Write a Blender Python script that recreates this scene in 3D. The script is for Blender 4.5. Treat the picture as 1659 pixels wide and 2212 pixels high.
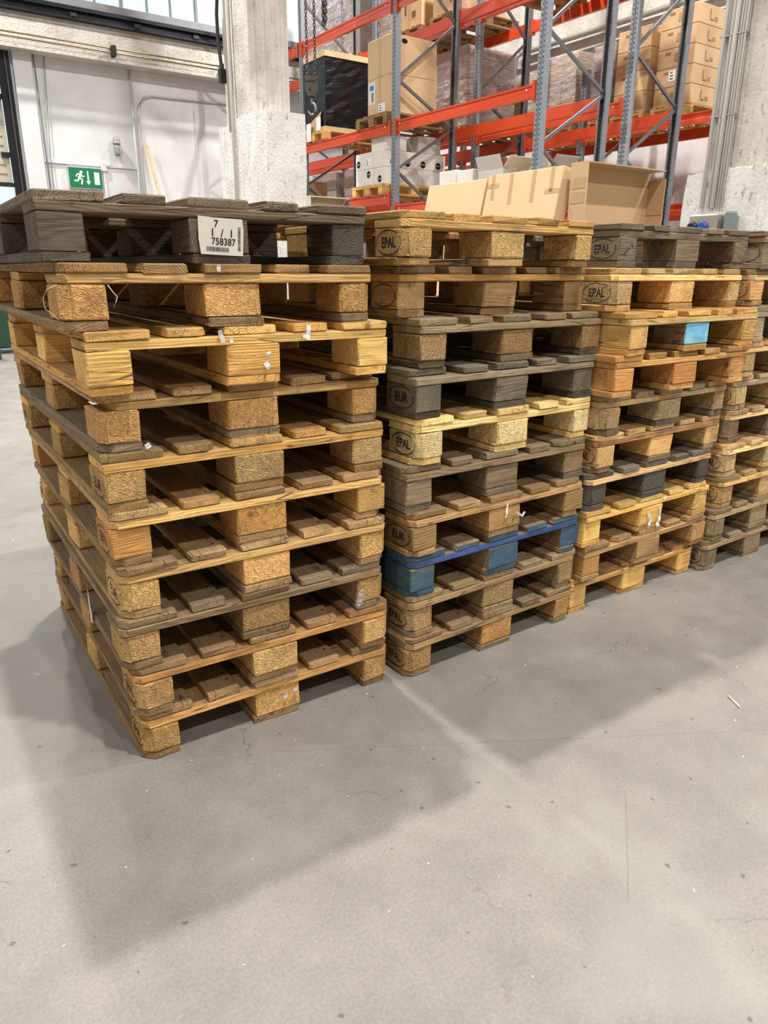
import bpy, bmesh, math, random, zlib
from mathutils import Vector, Matrix

for o in list(bpy.data.objects): bpy.data.objects.remove(o)
SC = bpy.context.scene
COL = SC.collection

# ------------------------------------------------------------------ camera
F_PX, PITCH, ROLL, CAM_H, YAW = 1571.9, 0.3215, math.radians(0.351), 1.285, math.radians(34.8)
fwd = Vector((math.sin(YAW)*math.cos(PITCH), math.cos(YAW)*math.cos(PITCH), -math.sin(PITCH)))
rgt = Vector((math.cos(YAW), -math.sin(YAW), 0))
dwn = fwd.cross(rgt)
r2 = rgt*math.cos(ROLL) - dwn*math.sin(ROLL)
u2 = -(rgt*math.sin(ROLL) + dwn*math.cos(ROLL))
cam_data = bpy.data.cameras.new('camera')
cam_data.sensor_fit = 'HORIZONTAL'; cam_data.sensor_width = 36.0
cam_data.lens = 36.0*F_PX/1659.0
cam_data.clip_start = 0.05; cam_data.clip_end = 200
cam = bpy.data.objects.new('camera', cam_data); COL.objects.link(cam)
M = Matrix((r2, u2, -fwd)).transposed().to_4x4(); M.translation = (0, 0, CAM_H)
cam.matrix_world = M
SC.camera = cam

# ------------------------------------------------------------------ world, exposure
SC.view_settings.view_transform = 'Standard'
SC.view_settings.look = 'None'
SC.view_settings.gamma = 1.0
SC.view_settings.use_curve_mapping = False
SC.view_settings.exposure = 0.12
W = bpy.data.worlds.new('world'); SC.world = W
W.use_nodes = True
bg = W.node_tree.nodes['Background']
bg.inputs[0].default_value = (0.60, 0.86, 1.0, 1); bg.inputs[1].default_value = 1.35

# ------------------------------------------------------------------ ceiling lamps (a regular grid of high-bay lamps)
LAMP_Z = 8.3
LAMP_W = 330.0
LAMPS = [(x, y) for x in (-5.5, 1.24, 7.8) for y in (-5.6, -0.6, 4.4, 9.1, 13.7)]
for (x, y) in LAMPS:
    ld = bpy.data.lights.new('high_bay_light', 'AREA'); ld.shape = 'DISK'; ld.size = 0.22; ld.spread = math.radians(155)
    ld.energy = LAMP_W*(0.45 if x < 0 else 1.0); ld.color = (1.0, 0.95, 0.89)
    lo = bpy.data.objects.new('high_bay_light', ld); COL.objects.link(lo)
    lo.location = (x, y, LAMP_Z)

# ------------------------------------------------------------------ helpers
def srgb(r, g=None, b=None):
    if g is None: r, g, b = r
    f = lambda c: (c/255/12.92 if c/255 <= .04045 else ((c/255+.055)/1.055)**2.4)
    return (f(r), f(g), f(b), 1.0)
def rnd(*key): return random.Random(zlib.crc32(repr(key).encode()))

class NT:
    def __init__(s, name):
        s.m = bpy.data.materials.new(name); s.m.use_nodes = True
        s.t = s.m.node_tree; s.b = s.t.nodes['Principled BSDF']; s.out = s.t.nodes['Material Output']
    def n(s, typ, ins=None, **props):
        nd = s.t.nodes.new(typ)
        for k, v in props.items(): setattr(nd, k, v)
        for k, v in (ins or {}).items(): s.set(nd.inputs[k], v)
        return nd
    def set(s, sock, v):
        if isinstance(v, bpy.types.NodeSocket): s.t.links.new(v, sock)
        else: sock.default_value = v
    def math(s, op, a, b=0.0, c=0.0, clamp=False):
        nd = s.n('ShaderNodeMath', operation=op, use_clamp=clamp)
        s.set(nd.inputs[0], a); s.set(nd.inputs[1], b)
        if op in ('MULTIPLY_ADD', 'SMOOTH_MIN', 'COMPARE'): s.set(nd.inputs[2], c)
        return nd.outputs[0]
    def vm(s, op, a, b):
        nd = s.n('ShaderNodeVectorMath', operation=op); s.set(nd.inputs[0], a); s.set(nd.inputs[1], b); return nd.outputs[0]
    def mix(s, f, a, b, blend='MIX'):
        nd = s.n('ShaderNodeMix', data_type='RGBA', blend_type=blend)
        s.set(nd.inputs[0], f); s.set(nd.inputs[6], a); s.set(nd.inputs[7], b); return nd.outputs[2]
    def ramp(s, f, stops):
        nd = s.n('ShaderNodeValToRGB'); s.set(nd.inputs[0], f); e = nd.color_ramp.elements
        while len(e) < len(stops): e.new(0.5)
        for i, (p, c) in enumerate(stops):
            e[i].position = p; e[i].color = c if len(c) == 4 else (*c, 1)
        return nd.outputs[0]
    def mapr(s, v, a, b, c=0.0, d=1.0):
        nd = s.n('ShaderNodeMapRange', {0: v, 1: a, 2: b, 3: c, 4: d}); return nd.outputs[0]
    def noise(s, vec, scale, detail=4.0, rough=0.55, out=0):
        return s.n('ShaderNodeTexNoise', {'Vector': vec, 'Scale': scale, 'Detail': detail, 'Roughness': rough}).outputs[out]
    def voro(s, vec, scale, out=0, feature='F1'):
        return s.n('ShaderNodeTexVoronoi', {'Vector': vec, 'Scale': scale}, feature=feature).outputs[out]
    def bump(s, h, strength, dist=0.01):
        nd = s.n('ShaderNodeBump', {'Height': h, 'Strength': strength, 'Distance': dist}); s.set(s.b.inputs['Normal'], nd.outputs[0])
    def coords(s, rand=True):
        tc = s.n('ShaderNodeTexCoord').outputs['Object']
        if not rand: return tc
        oi = s.n('ShaderNodeObjectInfo')
        sc = s.n('ShaderNodeVectorMath', {0: oi.outputs['Random'], 1: (41.3, 67.7, 23.9)}, operation='MULTIPLY').outputs[0]
        return s.vm('ADD', tc, sc)
    def ocol(s): return s.n('ShaderNodeObjectInfo').outputs['Color']
    def base(s, c, rough=0.7, metal=0.0, spec=0.3):
        s.set(s.b.inputs['Base Color'], c); s.set(s.b.inputs['Roughness'], rough)
        s.set(s.b.inputs['Metallic'], metal); s.set(s.b.inputs['Specular IOR Level'], spec); return s.m

def grey(v): return (v, v, v, 1)

def wood_material(axis, fixed=None):
    s = NT('wood_grain_along_' + 'xy'[axis])
    tc = s.n('ShaderNodeTexCoord').outputs['Object']
    oi = s.n('ShaderNodeObjectInfo'); rv = oi.outputs['Random']; oc = oi.outputs['Color']
    if fixed: oc = s.n('ShaderNodeRGB').outputs[0]; oc.default_value = srgb(*fixed)
    sx = s.n('ShaderNodeSeparateXYZ', {0: tc}).outputs
    L, A, Z = (sx[0], sx[1], sx[2]) if axis == 0 else (sx[1], sx[0], sx[2])
    off = s.math('MULTIPLY', rv, 53.7)
    L = s.math('ADD', L, off)
    v_long = s.n('ShaderNodeCombineXYZ', {0: L, 1: A, 2: Z}).outputs[0]
    # growth rings around a pith line that lies off the board
    wob = s.noise(s.vm('MULTIPLY', v_long, (1.2, 5, 5)), 1.6, 2.0)
    oa = s.math('MULTIPLY', s.math('SUBTRACT', s.math('FRACT', s.math('MULTIPLY', rv, 7.13)), 0.5), 0.14)
    oz = s.math('MULTIPLY', s.math('SUBTRACT', s.math('FRACT', s.math('MULTIPLY', rv, 13.7)), 0.75), 0.13)
    da = s.math('SUBTRACT', A, oa); dz = s.math('SUBTRACT', Z, oz)
    d = s.math('SQRT', s.math('ADD', s.math('MULTIPLY', da, da), s.math('MULTIPLY', dz, dz)))
    d = s.math('ADD', d, s.math('MULTIPLY', wob, 0.055))
    ring = s.math('MULTIPLY_ADD', s.math('SINE', s.math('MULTIPLY', d, 1150.0)), 0.5, 0.5)
    fib = s.noise(s.vm('MULTIPLY', v_long, (5, 170, 170)), 1.0, 3.0, 0.6)
    blot = s.noise(s.vm('MULTIPLY', v_long, (4, 9, 9)), 1.0, 5.0, 0.65)
    val = s.math('ADD', s.math('MULTIPLY', ring, 0.17), s.math('MULTIPLY', fib, 0.56))
    val = s.math('ADD', val, s.math('MULTIPLY', blot, 0.75))           # about 0.35 .. 1.1
    val = s.mapr(val, 0.36, 1.12, 0.5, 1.72)
    c = s.mix(1.0, oc, s.n('ShaderNodeCombineColor', {0: val, 1: val, 2: val}).outputs[0], 'MULTIPLY')
    # knots
    kv = s.n('ShaderNodeTexVoronoi', {'Vector': s.vm('MULTIPLY', v_long, (3.2, 9, 9)), 'Scale': 1.0})
    kn = s.mapr(kv.outputs[0], 0.07, 0.13, 1.0, 0.0)
    kn = s.math('MULTIPLY', kn, 0.75)
    c = s.mix(kn, c, s.mix(1.0, oc, (0.33, 0.22, 0.15, 1), 'MULTIPLY'))
    # grey dust lying on top faces, dirt smears everywhere
    nz = s.n('ShaderNodeSeparateXYZ', {0: s.n('ShaderNodeNewGeometry').outputs['Normal']}).outputs[2]
    dn = s.noise(s.vm('MULTIPLY', v_long, (6, 10, 10)), 1.3, 4.0)
    dust = s.math('MULTIPLY', s.mapr(nz, 0.6, 0.95), s.mapr(dn, 0.3, 0.7, 0.2, 0.7))
    c = s.mix(dust, c, srgb(116, 100, 82))
    dirt = s.mapr(s.noise(s.vm('ADD', s.vm('MULTIPLY', v_long, (7, 22, 22)), (9, 3, 5)), 1.0, 5.0, 0.7), 0.57, 0.75, 0.0, 0.6)
    c = s.mix(dirt, c, srgb(78, 64, 50))
    # hairline splits along the grain
    sp = s.voro(s.vm('MULTIPLY', v_long, (2.5, 42, 42)), 1.0, 0, 'DISTANCE_TO_EDGE')
    spm = s.math('MULTIPLY', s.mapr(sp, 0.0, 0.03, 1.0, 0.0), s.mapr(s.noise(v_long, 9.0), 0.52, 0.6))
    c = s.mix(s.math('MULTIPLY', spm, 0.7), c, srgb(40, 30, 24))
    if axis == 1:
        na = s.math('SUBTRACT', s.math('ABSOLUTE', sx[0]), 0.03)
        nl = s.math('SUBTRACT', s.math('ABSOLUTE', s.math('SUBTRACT', s.math('ABSOLUTE', s.math('SUBTRACT', s.math('ABSOLUTE', sx[1]), 0.26)), 0.26)), s.math('MULTIPLY', s.math('SIGN', sx[0]), 0.02))
        nd = s.math('SQRT', s.math('ADD', s.math('MULTIPLY', na, na), s.math('MULTIPLY', nl, nl)))
        c = s.mix(s.math('MULTIPLY', s.math('LESS_THAN', nd, 0.0042), s.mapr(nz, 0.6, 0.95)), c, srgb(34, 28, 24))
    h = s.math('ADD', s.math('MULTIPLY', fib, 1.0), s.math('MULTIPLY', ring, 0.25))
    h = s.math('SUBTRACT', h, s.math('MULTIPLY', spm, 1.5))
    s.bump(h, 0.8, 0.003)
    return s.base(c, 0.78, 0, 0.25)

def chip_material():
    s = NT('pressed_wood_chips')
    v = s.coords(); oc = s.ocol()
    oc = s.n('ShaderNodeHueSaturation', {'Saturation': 0.94, 'Color': oc}).outputs[0]
    warp = s.vm('ADD', s.vm('MULTIPLY', v, (1.0, 1.0, 2.1)), s.vm('MULTIPLY', s.noise(v, 40.0, 2.0, 0.5, 1), (0.03, 0.03, 0.03)))
    a = s.n('ShaderNodeTexVoronoi', {'Vector': warp, 'Scale': 170.0, 'Randomness': 1.0})
    b = s.n('ShaderNodeTexVoronoi', {'Vector': s.vm('ADD', s.vm('MULTIPLY', v, (2.2, 2.2, 1.0)), (3, 1, 2)), 'Scale': 120.0})
    ca = s.n('ShaderNodeSeparateColor', {0: a.outputs[1]}).outputs[0]
    cb = s.n('ShaderNodeSeparateColor', {0: b.outputs[1]}).outputs[1]
    k = s.math('ADD', s.math('MULTIPLY', ca, 0.55), s.math('MULTIPLY', cb, 0.45))
    k = s.math('ADD', k, s.math('MULTIPLY', s.math('SUBTRACT', s.noise(v, 14.0, 4.0), 0.5), 0.7))
    col = s.ramp(k, [(0.05, grey(0.62)), (0.36, grey(1.0)), (0.62, grey(1.2)), (0.95, grey(1.5))])
    c = s.mix(1.0, oc, col, 'MULTIPLY')
    dirt = s.mapr(s.noise(s.vm('ADD', v, (5, 5, 5)), 11.0, 5.0, 0.7), 0.52, 0.75, 0.0, 0.55)
    c = s.mix(dirt, c, srgb(92, 76, 58))
    h = s.math('ADD', s.math('MULTIPLY', a.outputs[0], 1.0), s.math('MULTIPLY', cb, 0.5))
    s.bump(h, 0.8, 0.005)
    return s.base(c, 0.85, 0, 0.2)

def plain(name, rough=0.7, metal=0.0, spec=0.3, var=0.12, scale=6.0, bump=0.0, bscale=80.0, sat=1.0):
    s = NT(name); v = s.coords(); oc = s.ocol()
    if sat != 1.0: oc = s.n('ShaderNodeHueSaturation', {'Saturation': sat, 'Color': oc}).outputs[0]
    n = s.mapr(s.noise(v, scale, 5.0, 0.6), 0.25, 0.75, 1-var, 1+var)
    c = s.mix(1.0, oc, s.n('ShaderNodeCombineColor', {0: n, 1: n, 2: n}).outputs[0], 'MULTIPLY')
    if bump: s.bump(s.noise(v, bscale, 4.0), bump, 0.01)
    return s.base(c, rough, metal, spec)

MAT = {}
MAT['wood_x'] = wood_material(0); MAT['wood_y'] = wood_material(1); MAT['bare_x'] = wood_material(0, (150, 122, 88)); MAT['bare_y'] = wood_material(1, (146, 120, 90)); MAT['chip'] = chip_material()
MAT['matte'] = plain('matte_surface', 0.75)
MAT['flat'] = plain('flat_print', 0.8, var=0.04)
MAT['gloss'] = plain('painted_gloss', 0.35, spec=0.5, var=0.06)
MAT['steel'] = plain('steel', 0.42, 0.75, 0.5, 0.12, 18.0)
MAT['card'] = plain('cardboard', 0.82, spec=0.2, var=0.05, scale=3.0, bump=0.08, bscale=140, sat=0.80)
MAT['plaster'] = plain('painted_plaster', 0.85, spec=0.2, var=0.06, scale=2.2, bump=0.25, bscale=14)
MAT['rubber'] = plain('rubber', 0.55, spec=0.4)

def worn_paint():
    s = NT('worn_paint_on_wood'); v = s.coords(); oc = s.ocol()
    n = s.mapr(s.noise(s.vm('MULTIPLY', v, (12, 12, 40)), 1.0, 5.0, 0.65), 0.2, 0.8, 0.6, 1.4)
    c = s.mix(1.0, oc, s.n('ShaderNodeCombineColor', {0: n, 1: n, 2: n}).outputs[0], 'MULTIPLY')
    g = s.mapr(s.noise(s.vm('ADD', v, (4, 4, 4)), 9.0, 3.0), 0.45, 0.6, 0.0, 0.7)
    c = s.mix(g, c, s.mix(1.0, c, (1.7, 1.35, 0.9, 1), 'MULTIPLY'))
    w = s.mapr(s.noise(s.vm('MULTIPLY', v, (30, 30, 120)), 1.0, 5.0, 0.7), 0.62, 0.72, 0.0, 0.7)
    c = s.mix(w, c, srgb(95, 85, 72))
    s.bump(n, 0.3, 0.004)
    return s.base(c, 0.7, 0, 0.3)

def film(name, tint, alpha, rough=0.22, spec=0.8, bmp=0.9):
    s = NT(name); v = s.coords()
    st = s.noise(s.vm('MULTIPLY', v, (2.5, 2.5, 16)), 1.0, 5.0, 0.7)
    st2 = s.noise(s.vm('MULTIPLY', s.vm('ADD', v, (3, 7, 1)), (10, 10, 38)), 1.0, 4.0, 0.6)
    h = s.math('ADD', s.math('MULTIPLY', st, 1.0), s.math('MULTIPLY', st2, 0.6))
    s.bump(h, bmp, 0.05)
    a = s.mapr(s.math('ADD', s.math('MULTIPLY', st, 0.6), s.math('MULTIPLY', st2, 0.4)), 0.42, 0.60, min(1.0, alpha*0.25), min(1.0, alpha*1.7))  # pale opaque streaks paint glossy reflections into the clear film
    s.base(tint, rough, 0, spec); s.set(s.b.inputs['Alpha'], a)
    return s.m
MAT['paint'] = worn_paint()
MAT['film'] = film('clear_stretch_film', srgb(226, 228, 236), 0.34, 0.14)
MAT['black_film'] = film('black_stretch_film', srgb(14, 14, 19), 4.0, 0.25, 0.4, 0.35)

def upright_material():
    s = NT('galvanised_slotted_steel'); v = s.n('ShaderNodeTexCoord').outputs['Object']
    q = s.n('ShaderNodeSeparateXYZ', {0: v}).outputs
    zf = s.math('FRACT', s.math('MULTIPLY', q[2], 20.0))
    zi = s.math('COMPARE', zf, 0.3, 0.22)
    yi = s.math('COMPARE', s.math('ABSOLUTE', q[1]), 0.026, 0.0065)
    nx = s.math('ABSOLUTE', s.n('ShaderNodeSeparateXYZ', {0: s.n('ShaderNodeTexCoord').outputs['Normal']}).outputs[0])
    hole = s.math('MULTIPLY', s.math('MULTIPLY', zi, yi), s.math('GREATER_THAN', nx, 0.9))
    n = s.mapr(s.noise(s.coords(), 30.0, 4.0), 0.3, 0.7, 0.85, 1.12)
    c = s.mix(1.0, s.ocol(), s.n('ShaderNodeCombineColor', {0: n, 1: n, 2: n}).outputs[0], 'MULTIPLY')
    c = s.mix(hole, c, (0.01, 0.01, 0.012, 1))
    return s.base(c, 0.5, s.math('MULTIPLY', s.math('SUBTRACT', 1.0, hole), 0.45), 0.5)
MAT['upright'] = upright_material()

def floor_material():
    s = NT('grey_sealed_concrete'); v = s.n('ShaderNodeTexCoord').outputs['Object']
    q = s.n('ShaderNodeSeparateXYZ', {0: v}).outputs
    big = s.noise(v, 0.9, 5.0, 0.6); mid = s.noise(v, 5.0, 6.0, 0.65); fine = s.noise(v, 130.0, 4.0, 0.6)
    k = s.math('ADD', s.math('MULTIPLY', big, 0.34), s.math('MULTIPLY', mid, 0.33))
    k = s.math('ADD', k, s.math('MULTIPLY', fine, 0.33))
    c = s.ramp(k, [(0.36, srgb(115, 112, 107)), (0.5, srgb(132, 129, 124)), (0.63, srgb(149, 146, 141))])
    # pale worn patches
    pw = s.mapr(s.noise(s.vm('ADD', v, (7.3, 2.1, 0)), 1.7, 4.0, 0.6), 0.54, 0.68, 0.0, 0.35)
    c = s.mix(pw, c, srgb(156, 156, 150))
    # meandering hairline cracks, only in some places
    w = s.vm('ADD', v, s.vm('MULTIPLY', s.vm('SUBTRACT', s.noise(v, 3.0, 5.0, 0.65, 1), (0.5, 0.5, 0.5)), (0.5, 0.5, 0)))
    e = s.voro(w, 1.15, 0, 'DISTANCE_TO_EDGE')
    cr = s.mapr(e, 0.0, 0.006, 1.0, 0.0)
    msk = s.mapr(s.noise(s.vm('ADD', v, (1.7, 4.4, 0)), 2.6, 3.0), 0.5, 0.6)
    cr = s.math('MULTIPLY', s.math('MULTIPLY', cr, msk), 0.6)
    c = s.mix(cr, c, srgb(98, 92, 86))
    # straight scratches / joints across the slab
    def line(p0, p1, wd, amt):
        global_c = c
        dx, dy = p1[0]-p0[0], p1[1]-p0[1]; l = math.hypot(dx, dy); nx, ny = -dy/l, dx/l; ux, uy = dx/l, dy/l
        dd = s.math('ADD', s.math('MULTIPLY', q[0], nx), s.math('MULTIPLY_ADD', q[1], ny, -(p0[0]*nx+p0[1]*ny)))
        dd = s.math('ADD', dd, s.math('MULTIPLY', s.math('SUBTRACT', mid, 0.5), 0.02))
        on = s.mapr(s.math('ABSOLUTE', dd), 0.0, wd, 1.0, 0.0)
        t = s.math('ADD', s.math('MULTIPLY', q[0], ux), s.math('MULTIPLY_ADD', q[1], uy, -(p0[0]*ux+p0[1]*uy)))
        inn = s.math('COMPARE', t, l/2, l/2)
        return s.math('MULTIPLY', s.math('MULTIPLY', on, inn), amt)
    c = s.mix(line((0.72, 1.60), (2.6, 0.50), 0.005, 0.3), c, srgb(105, 98, 92))
    c = s.mix(line((1.42, 0.93), (1.13, 0.70), 0.003, 0.45), c, srgb(105, 98, 92))
    c = s.mix(line((2.05, 1.35), (2.45, 1.40), 0.0022, 0.5), c, srgb(96, 90, 84))
    # specks: dark chips and pale crumbs
    def specks(scale, off, r0, r1, colr, keep):
        vv = s.n('ShaderNodeTexVoronoi', {'Vector': s.vm('ADD', s.vm('ADD', v, off), s.vm('MULTIPLY', s.noise(v, 60.0, 2.0, 0.5, 1), (0.02, 0.02, 0))), 'Scale': scale}, voronoi_dimensions='2D')
        rr = s.n('ShaderNodeSeparateColor', {0: vv.outputs[1]}).outputs
        rad = s.mapr(rr[1], 0.0, 1.0, r0, r1)
        m = s.math('MULTIPLY', s.math('LESS_THAN', vv.outputs[0], rad), s.math('GREATER_THAN', rr[0], keep))
        return m
    c = s.mix(s.math('MULTIPLY', specks(6.5, (1, 2, 0), 0.012, 0.042, None, 0.55), 0.7), c, srgb(84, 80, 78))
    c = s.mix(s.math('MULTIPLY', specks(24.0, (5, 1, 0), 0.02, 0.06, None, 0.72), 0.45), c, srgb(110, 105, 100))
    c = s.mix(s.math('MULTIPLY', specks(7.0, (3, 8, 0), 0.008, 0.02, None, 0.68), 0.8), c, srgb(235, 233, 228))
    h = s.math('ADD', s.math('MULTIPLY', fine, 0.6), s.math('MULTIPLY', s.noise(v, 55.0, 3.0), 0.6))
    h = s.math('SUBTRACT', h, s.math('MULTIPLY', cr, 1.2))
    s.bump(h, 0.4, 0.004)
    r = s.mapr(mid, 0.3, 0.7, 0.42, 0.6)
    return s.base(c, r, 0, 0.35)
MAT['floor'] = floor_material()

def concrete_material(name, c1, c2, pit=0.55, bmp=0.7):
    s = NT(name); v = s.n('ShaderNodeTexCoord').outputs['Object']
    a = s.noise(v, 2.4, 5.0, 0.6); b = s.noise(s.vm('MULTIPLY', v, (22, 22, 8)), 1.0, 5.0, 0.7)
    c = s.mix(s.mapr(a, 0.4, 0.62), c1, c2)
    p = s.mapr(b, 0.60, 0.70, 0.0, pit)
    c = s.mix(p, c, srgb(140, 134, 124))
    h = s.math('SUBTRACT', s.noise(v, 26.0, 5.0, 0.65), s.math('MULTIPLY', p, 0.8))
    s.bump(h, bmp, 0.03)
    return s.base(c, 0.88, 0, 0.2)
MAT['concrete'] = concrete_material('beige_raw_concrete', srgb(214, 211, 203), srgb(194, 190, 182))
MAT['white_concrete'] = concrete_material('whitewashed_concrete', srgb(231, 231, 230), srgb(218, 217, 215), 0.55)
MAT['wall'] = concrete_material('white_painted_wall', srgb(224, 226, 229), srgb(216, 218, 221), 0.06, 0.18)
MAT['grey_wall'] = concrete_material('grey_white_wall', srgb(222, 220, 220), srgb(212, 210, 210), 0.1, 0.2)

def glass():
    s = NT('window_glass'); s.base((0.95, 1, 1, 1), 0.05, 0, 0.5); s.set(s.b.inputs['Alpha'], 0.12); return s.m
MAT['glass'] = glass()
def emit(name, c, st):
    s = NT(name); s.base(c, 0.4); s.set(s.b.inputs['Emission Color'], c); s.set(s.b.inputs['Emission Strength'], st); return s.m
MAT['lamp_glow'] = emit('lamp_diffuser', (1, 0.95, 0.88, 1), 8.0)

# ---- mesh makers
def mesh_from(bm, name, mats):
    me = bpy.data.meshes.new(name); bm.to_mesh(me); bm.free()
    for m in mats: me.materials.append(MAT[m] if isinstance(m, str) else m)
    return me
def pydata(name, verts, faces, mats):
    me = bpy.data.meshes.new(name); me.from_pydata(verts, [], faces)
    bm = bmesh.new(); bm.from_mesh(me); bmesh.ops.recalc_face_normals(bm, faces=bm.faces); bm.to_mesh(me); bm.free()
    for m in mats: me.materials.append(MAT[m])
    return me
def prism_bm(poly, lo, hi, axis=2):
    """extrude a 2D polygon along an axis (0,1,2)"""
    bm = bmesh.new()
    def P(a, b, t): return {2: (a, b, t), 1: (a, t, b), 0: (t, a, b)}[axis]
    v0 = [bm.verts.new(P(a, b, lo)) for a, b in poly]; v1 = [bm.verts.new(P(a, b, hi)) for a, b in poly]
    bm.faces.new(v0); bm.faces.new(v1); n = len(poly)
    for i in range(n): bm.faces.new((v0[i], v0[(i+1) % n], v1[(i+1) % n], v1[i]))
    bmesh.ops.recalc_face_normals(bm, faces=bm.faces)
    return bm
CACHE = {}
def box_mesh(dx, dy, dz, mat, bev=0.0, jit=0.0, var=0, cuts=(), cut=0.035, paint=(), seg=1):
    """box centred on its origin; vertical corner edges may be cut off; faces may be painted (material 1)"""
    key = (round(dx, 4), round(dy, 4), round(dz, 4), mat, bev, jit, var, tuple(cuts), cut, tuple(paint), seg)
    if key in CACHE: return CACHE[key]
    hx, hy = dx/2, dy/2; poly = []
    for (sx, sy) in ((-1, -1), (1, -1), (1, 1), (-1, 1)):
        if (sx, sy) in cuts:
            a = (sx*hx, sy*(hy-cut)); b = (sx*(hx-cut), sy*hy)
            poly += [a, b] if sx*sy > 0 else [b, a]
        else: poly.append((sx*hx, sy*hy))
    bm = prism_bm(poly, -dz/2, dz/2)
    if bev: bmesh.ops.bevel(bm, geom=list(bm.edges), offset=bev, segments=seg, affect='EDGES', profile=0.5)
    if jit:
        r = rnd('j', key)
        for v in bm.verts: v.co += Vector((r.uniform(-1, 1), r.uniform(-1, 1), 0))*jit; v.co.z *= 1 - r.uniform(0, .05)
    if paint:
        bm.normal_update()
        for f in bm.faces:
            for p in paint:
                d = {'-x': (-1, 0, 0), '+x': (1, 0, 0), '-y': (0, -1, 0), '+y': (0, 1, 0)}[p]
                if f.normal.dot(Vector(d)) > 0.5: f.material_index = 1
    me = mesh_from(bm, 'box', [mat.replace('wood', 'bare'), 'paint'] if paint else [mat])
    CACHE[key] = me
    return me
def lathe_mesh(prof, mat, n=20):
    bm = bmesh.new(); rings = []
    for (r, z) in prof: rings.append([bm.verts.new((r*math.cos(2*math.pi*i/n), r*math.sin(2*math.pi*i/n), z)) for i in range(n)])
    for a, b in zip(rings, rings[1:]):
        for i in range(n): bm.faces.new((a[i], a[(i+1) % n], b[(i+1) % n], b[i]))
    bm.faces.new(rings[0]); bm.faces.new(rings[-1])
    bmesh.ops.recalc_face_normals(bm, faces=bm.faces)
    me = mesh_from(bm, 'lathe', [mat])
    for p in me.polygons: p.use_smooth = True
    return me
def tube_mesh(pts, r, mat, n=8, close=False):
    bm = bmesh.new(); rings = []; pts = [Vector(p) for p in pts]; m = len(pts)
    for i, p in enumerate(pts):
        a = pts[(i-1) % m] if (i > 0 or close) else p; b = pts[(i+1) % m] if (i < m-1 or close) else p
        t = (b-a).normalized(); ref = Vector((0, 0, 1)) if abs(t.z) < .9 else Vector((1, 0, 0))
        u = t.cross(ref).normalized(); w = t.cross(u)
        rr = r[i] if isinstance(r, (list, tuple)) else r
        rings.append([bm.verts.new(p + (u*math.cos(2*math.pi*k/n) + w*math.sin(2*math.pi*k/n))*rr) for k in range(n)])
    for a, b in list(zip(rings, rings[1:])) + ([(rings[-1], rings[0])] if close else []):
        for k in range(n): bm.faces.new((a[k], a[(k+1) % n], b[(k+1) % n], b[k]))
    if not close: bm.faces.new(rings[0]); bm.faces.new(rings[-1])
    bmesh.ops.recalc_face_normals(bm, faces=bm.faces)
    me = mesh_from(bm, 'tube', [mat])
    for p in me.polygons: p.use_smooth = True
    return me
def text_mesh(body, size, mat):
    key = ('text', body, size, mat)
    if key in CACHE: return CACHE[key]
    cu = bpy.data.curves.new('text', 'FONT'); cu.body = body; cu.size = size; cu.align_x = 'CENTER'; cu.align_y = 'CENTER'; cu.resolution_u = 4; cu.offset = size*0.012
    ob = bpy.data.objects.new('text', cu); COL.objects.link(ob); bpy.context.view_layer.update()
    me = bpy.data.meshes.new_from_object(ob.evaluated_get(bpy.context.evaluated_depsgraph_get()))
    bpy.data.objects.remove(ob); bpy.data.curves.remove(cu)
    me.materials.clear(); me.materials.append(MAT[mat])
    CACHE[key] = me
    return me
def ring_mesh(rx, ry, w, mat, n=40, a0=0.0, a1=2*math.pi, gaps=()):
    vs, fs = [], []
    for i in range(n+1):
        t = a0 + (a1-a0)*i/n
        vs += [(rx*math.cos(t), ry*math.sin(t), 0), ((rx-w)*math.cos(t), (ry-w)*math.sin(t), 0)]
    for i in range(n):
        if i not in gaps: fs.append((2*i, 2*i+2, 2*i+3, 2*i+1))
    return pydata('ring', vs, fs, [mat])
def flat_mesh(poly, mat): return pydata('flat', [(x, y, 0) for x, y in poly], [tuple(range(len(poly)))], [mat])
def disc_mesh(r, mat, n=24, rx=None): return flat_mesh([((rx or r)*math.cos(2*math.pi*i/n), r*math.sin(2*math.pi*i/n)) for i in range(n)], mat)

def link(name, me, parent=None, loc=(0, 0, 0), rot=None, color=None):
    o = bpy.data.objects.new(name, me); COL.objects.link(o)
    o.location = loc
    if rot is not None:
        if isinstance(rot, Matrix): o.rotation_mode = 'QUATERNION'; o.rotation_quaternion = rot.to_3x3().to_quaternion()
        else: o.rotation_euler = rot
    if parent: o.parent = parent
    if color: o.color = color if len(color) == 4 else srgb(color)
    return o
def tag(o, label, cat, group=None):
    o['label'] = label; o['category'] = cat
    if group: o['group'] = group
    return o
def thing(name, label, cat, loc=(0, 0, 0), rz=0.0, group=None):
    o = link(name, None, None, loc, (0, 0, rz)); o.empty_display_size = 0.1
    return tag(o, label, cat, group)
def struct(o): o['kind'] = 'structure'; return o
def bx(name, x0, x1, y0, y1, z0, z1, mat, color, parent=None, bev=0.0, origin=(0, 0, 0)):
    me = box_mesh(x1-x0, y1-y0, z1-z0, mat, bev)
    return link(name, me, parent, ((x0+x1)/2-origin[0], (y0+y1)/2-origin[1], (z0+z1)/2-origin[2]), None, color)
FACE_MX = Matrix(((0, 0, -1), (-1, 0, 0), (0, 1, 0)))    # decal plane on a face looking towards -x
FACE_MY = Matrix(((1, 0, 0), (0, 0, -1), (0, 1, 0)))     # decal plane on a face looking towards -y

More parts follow.
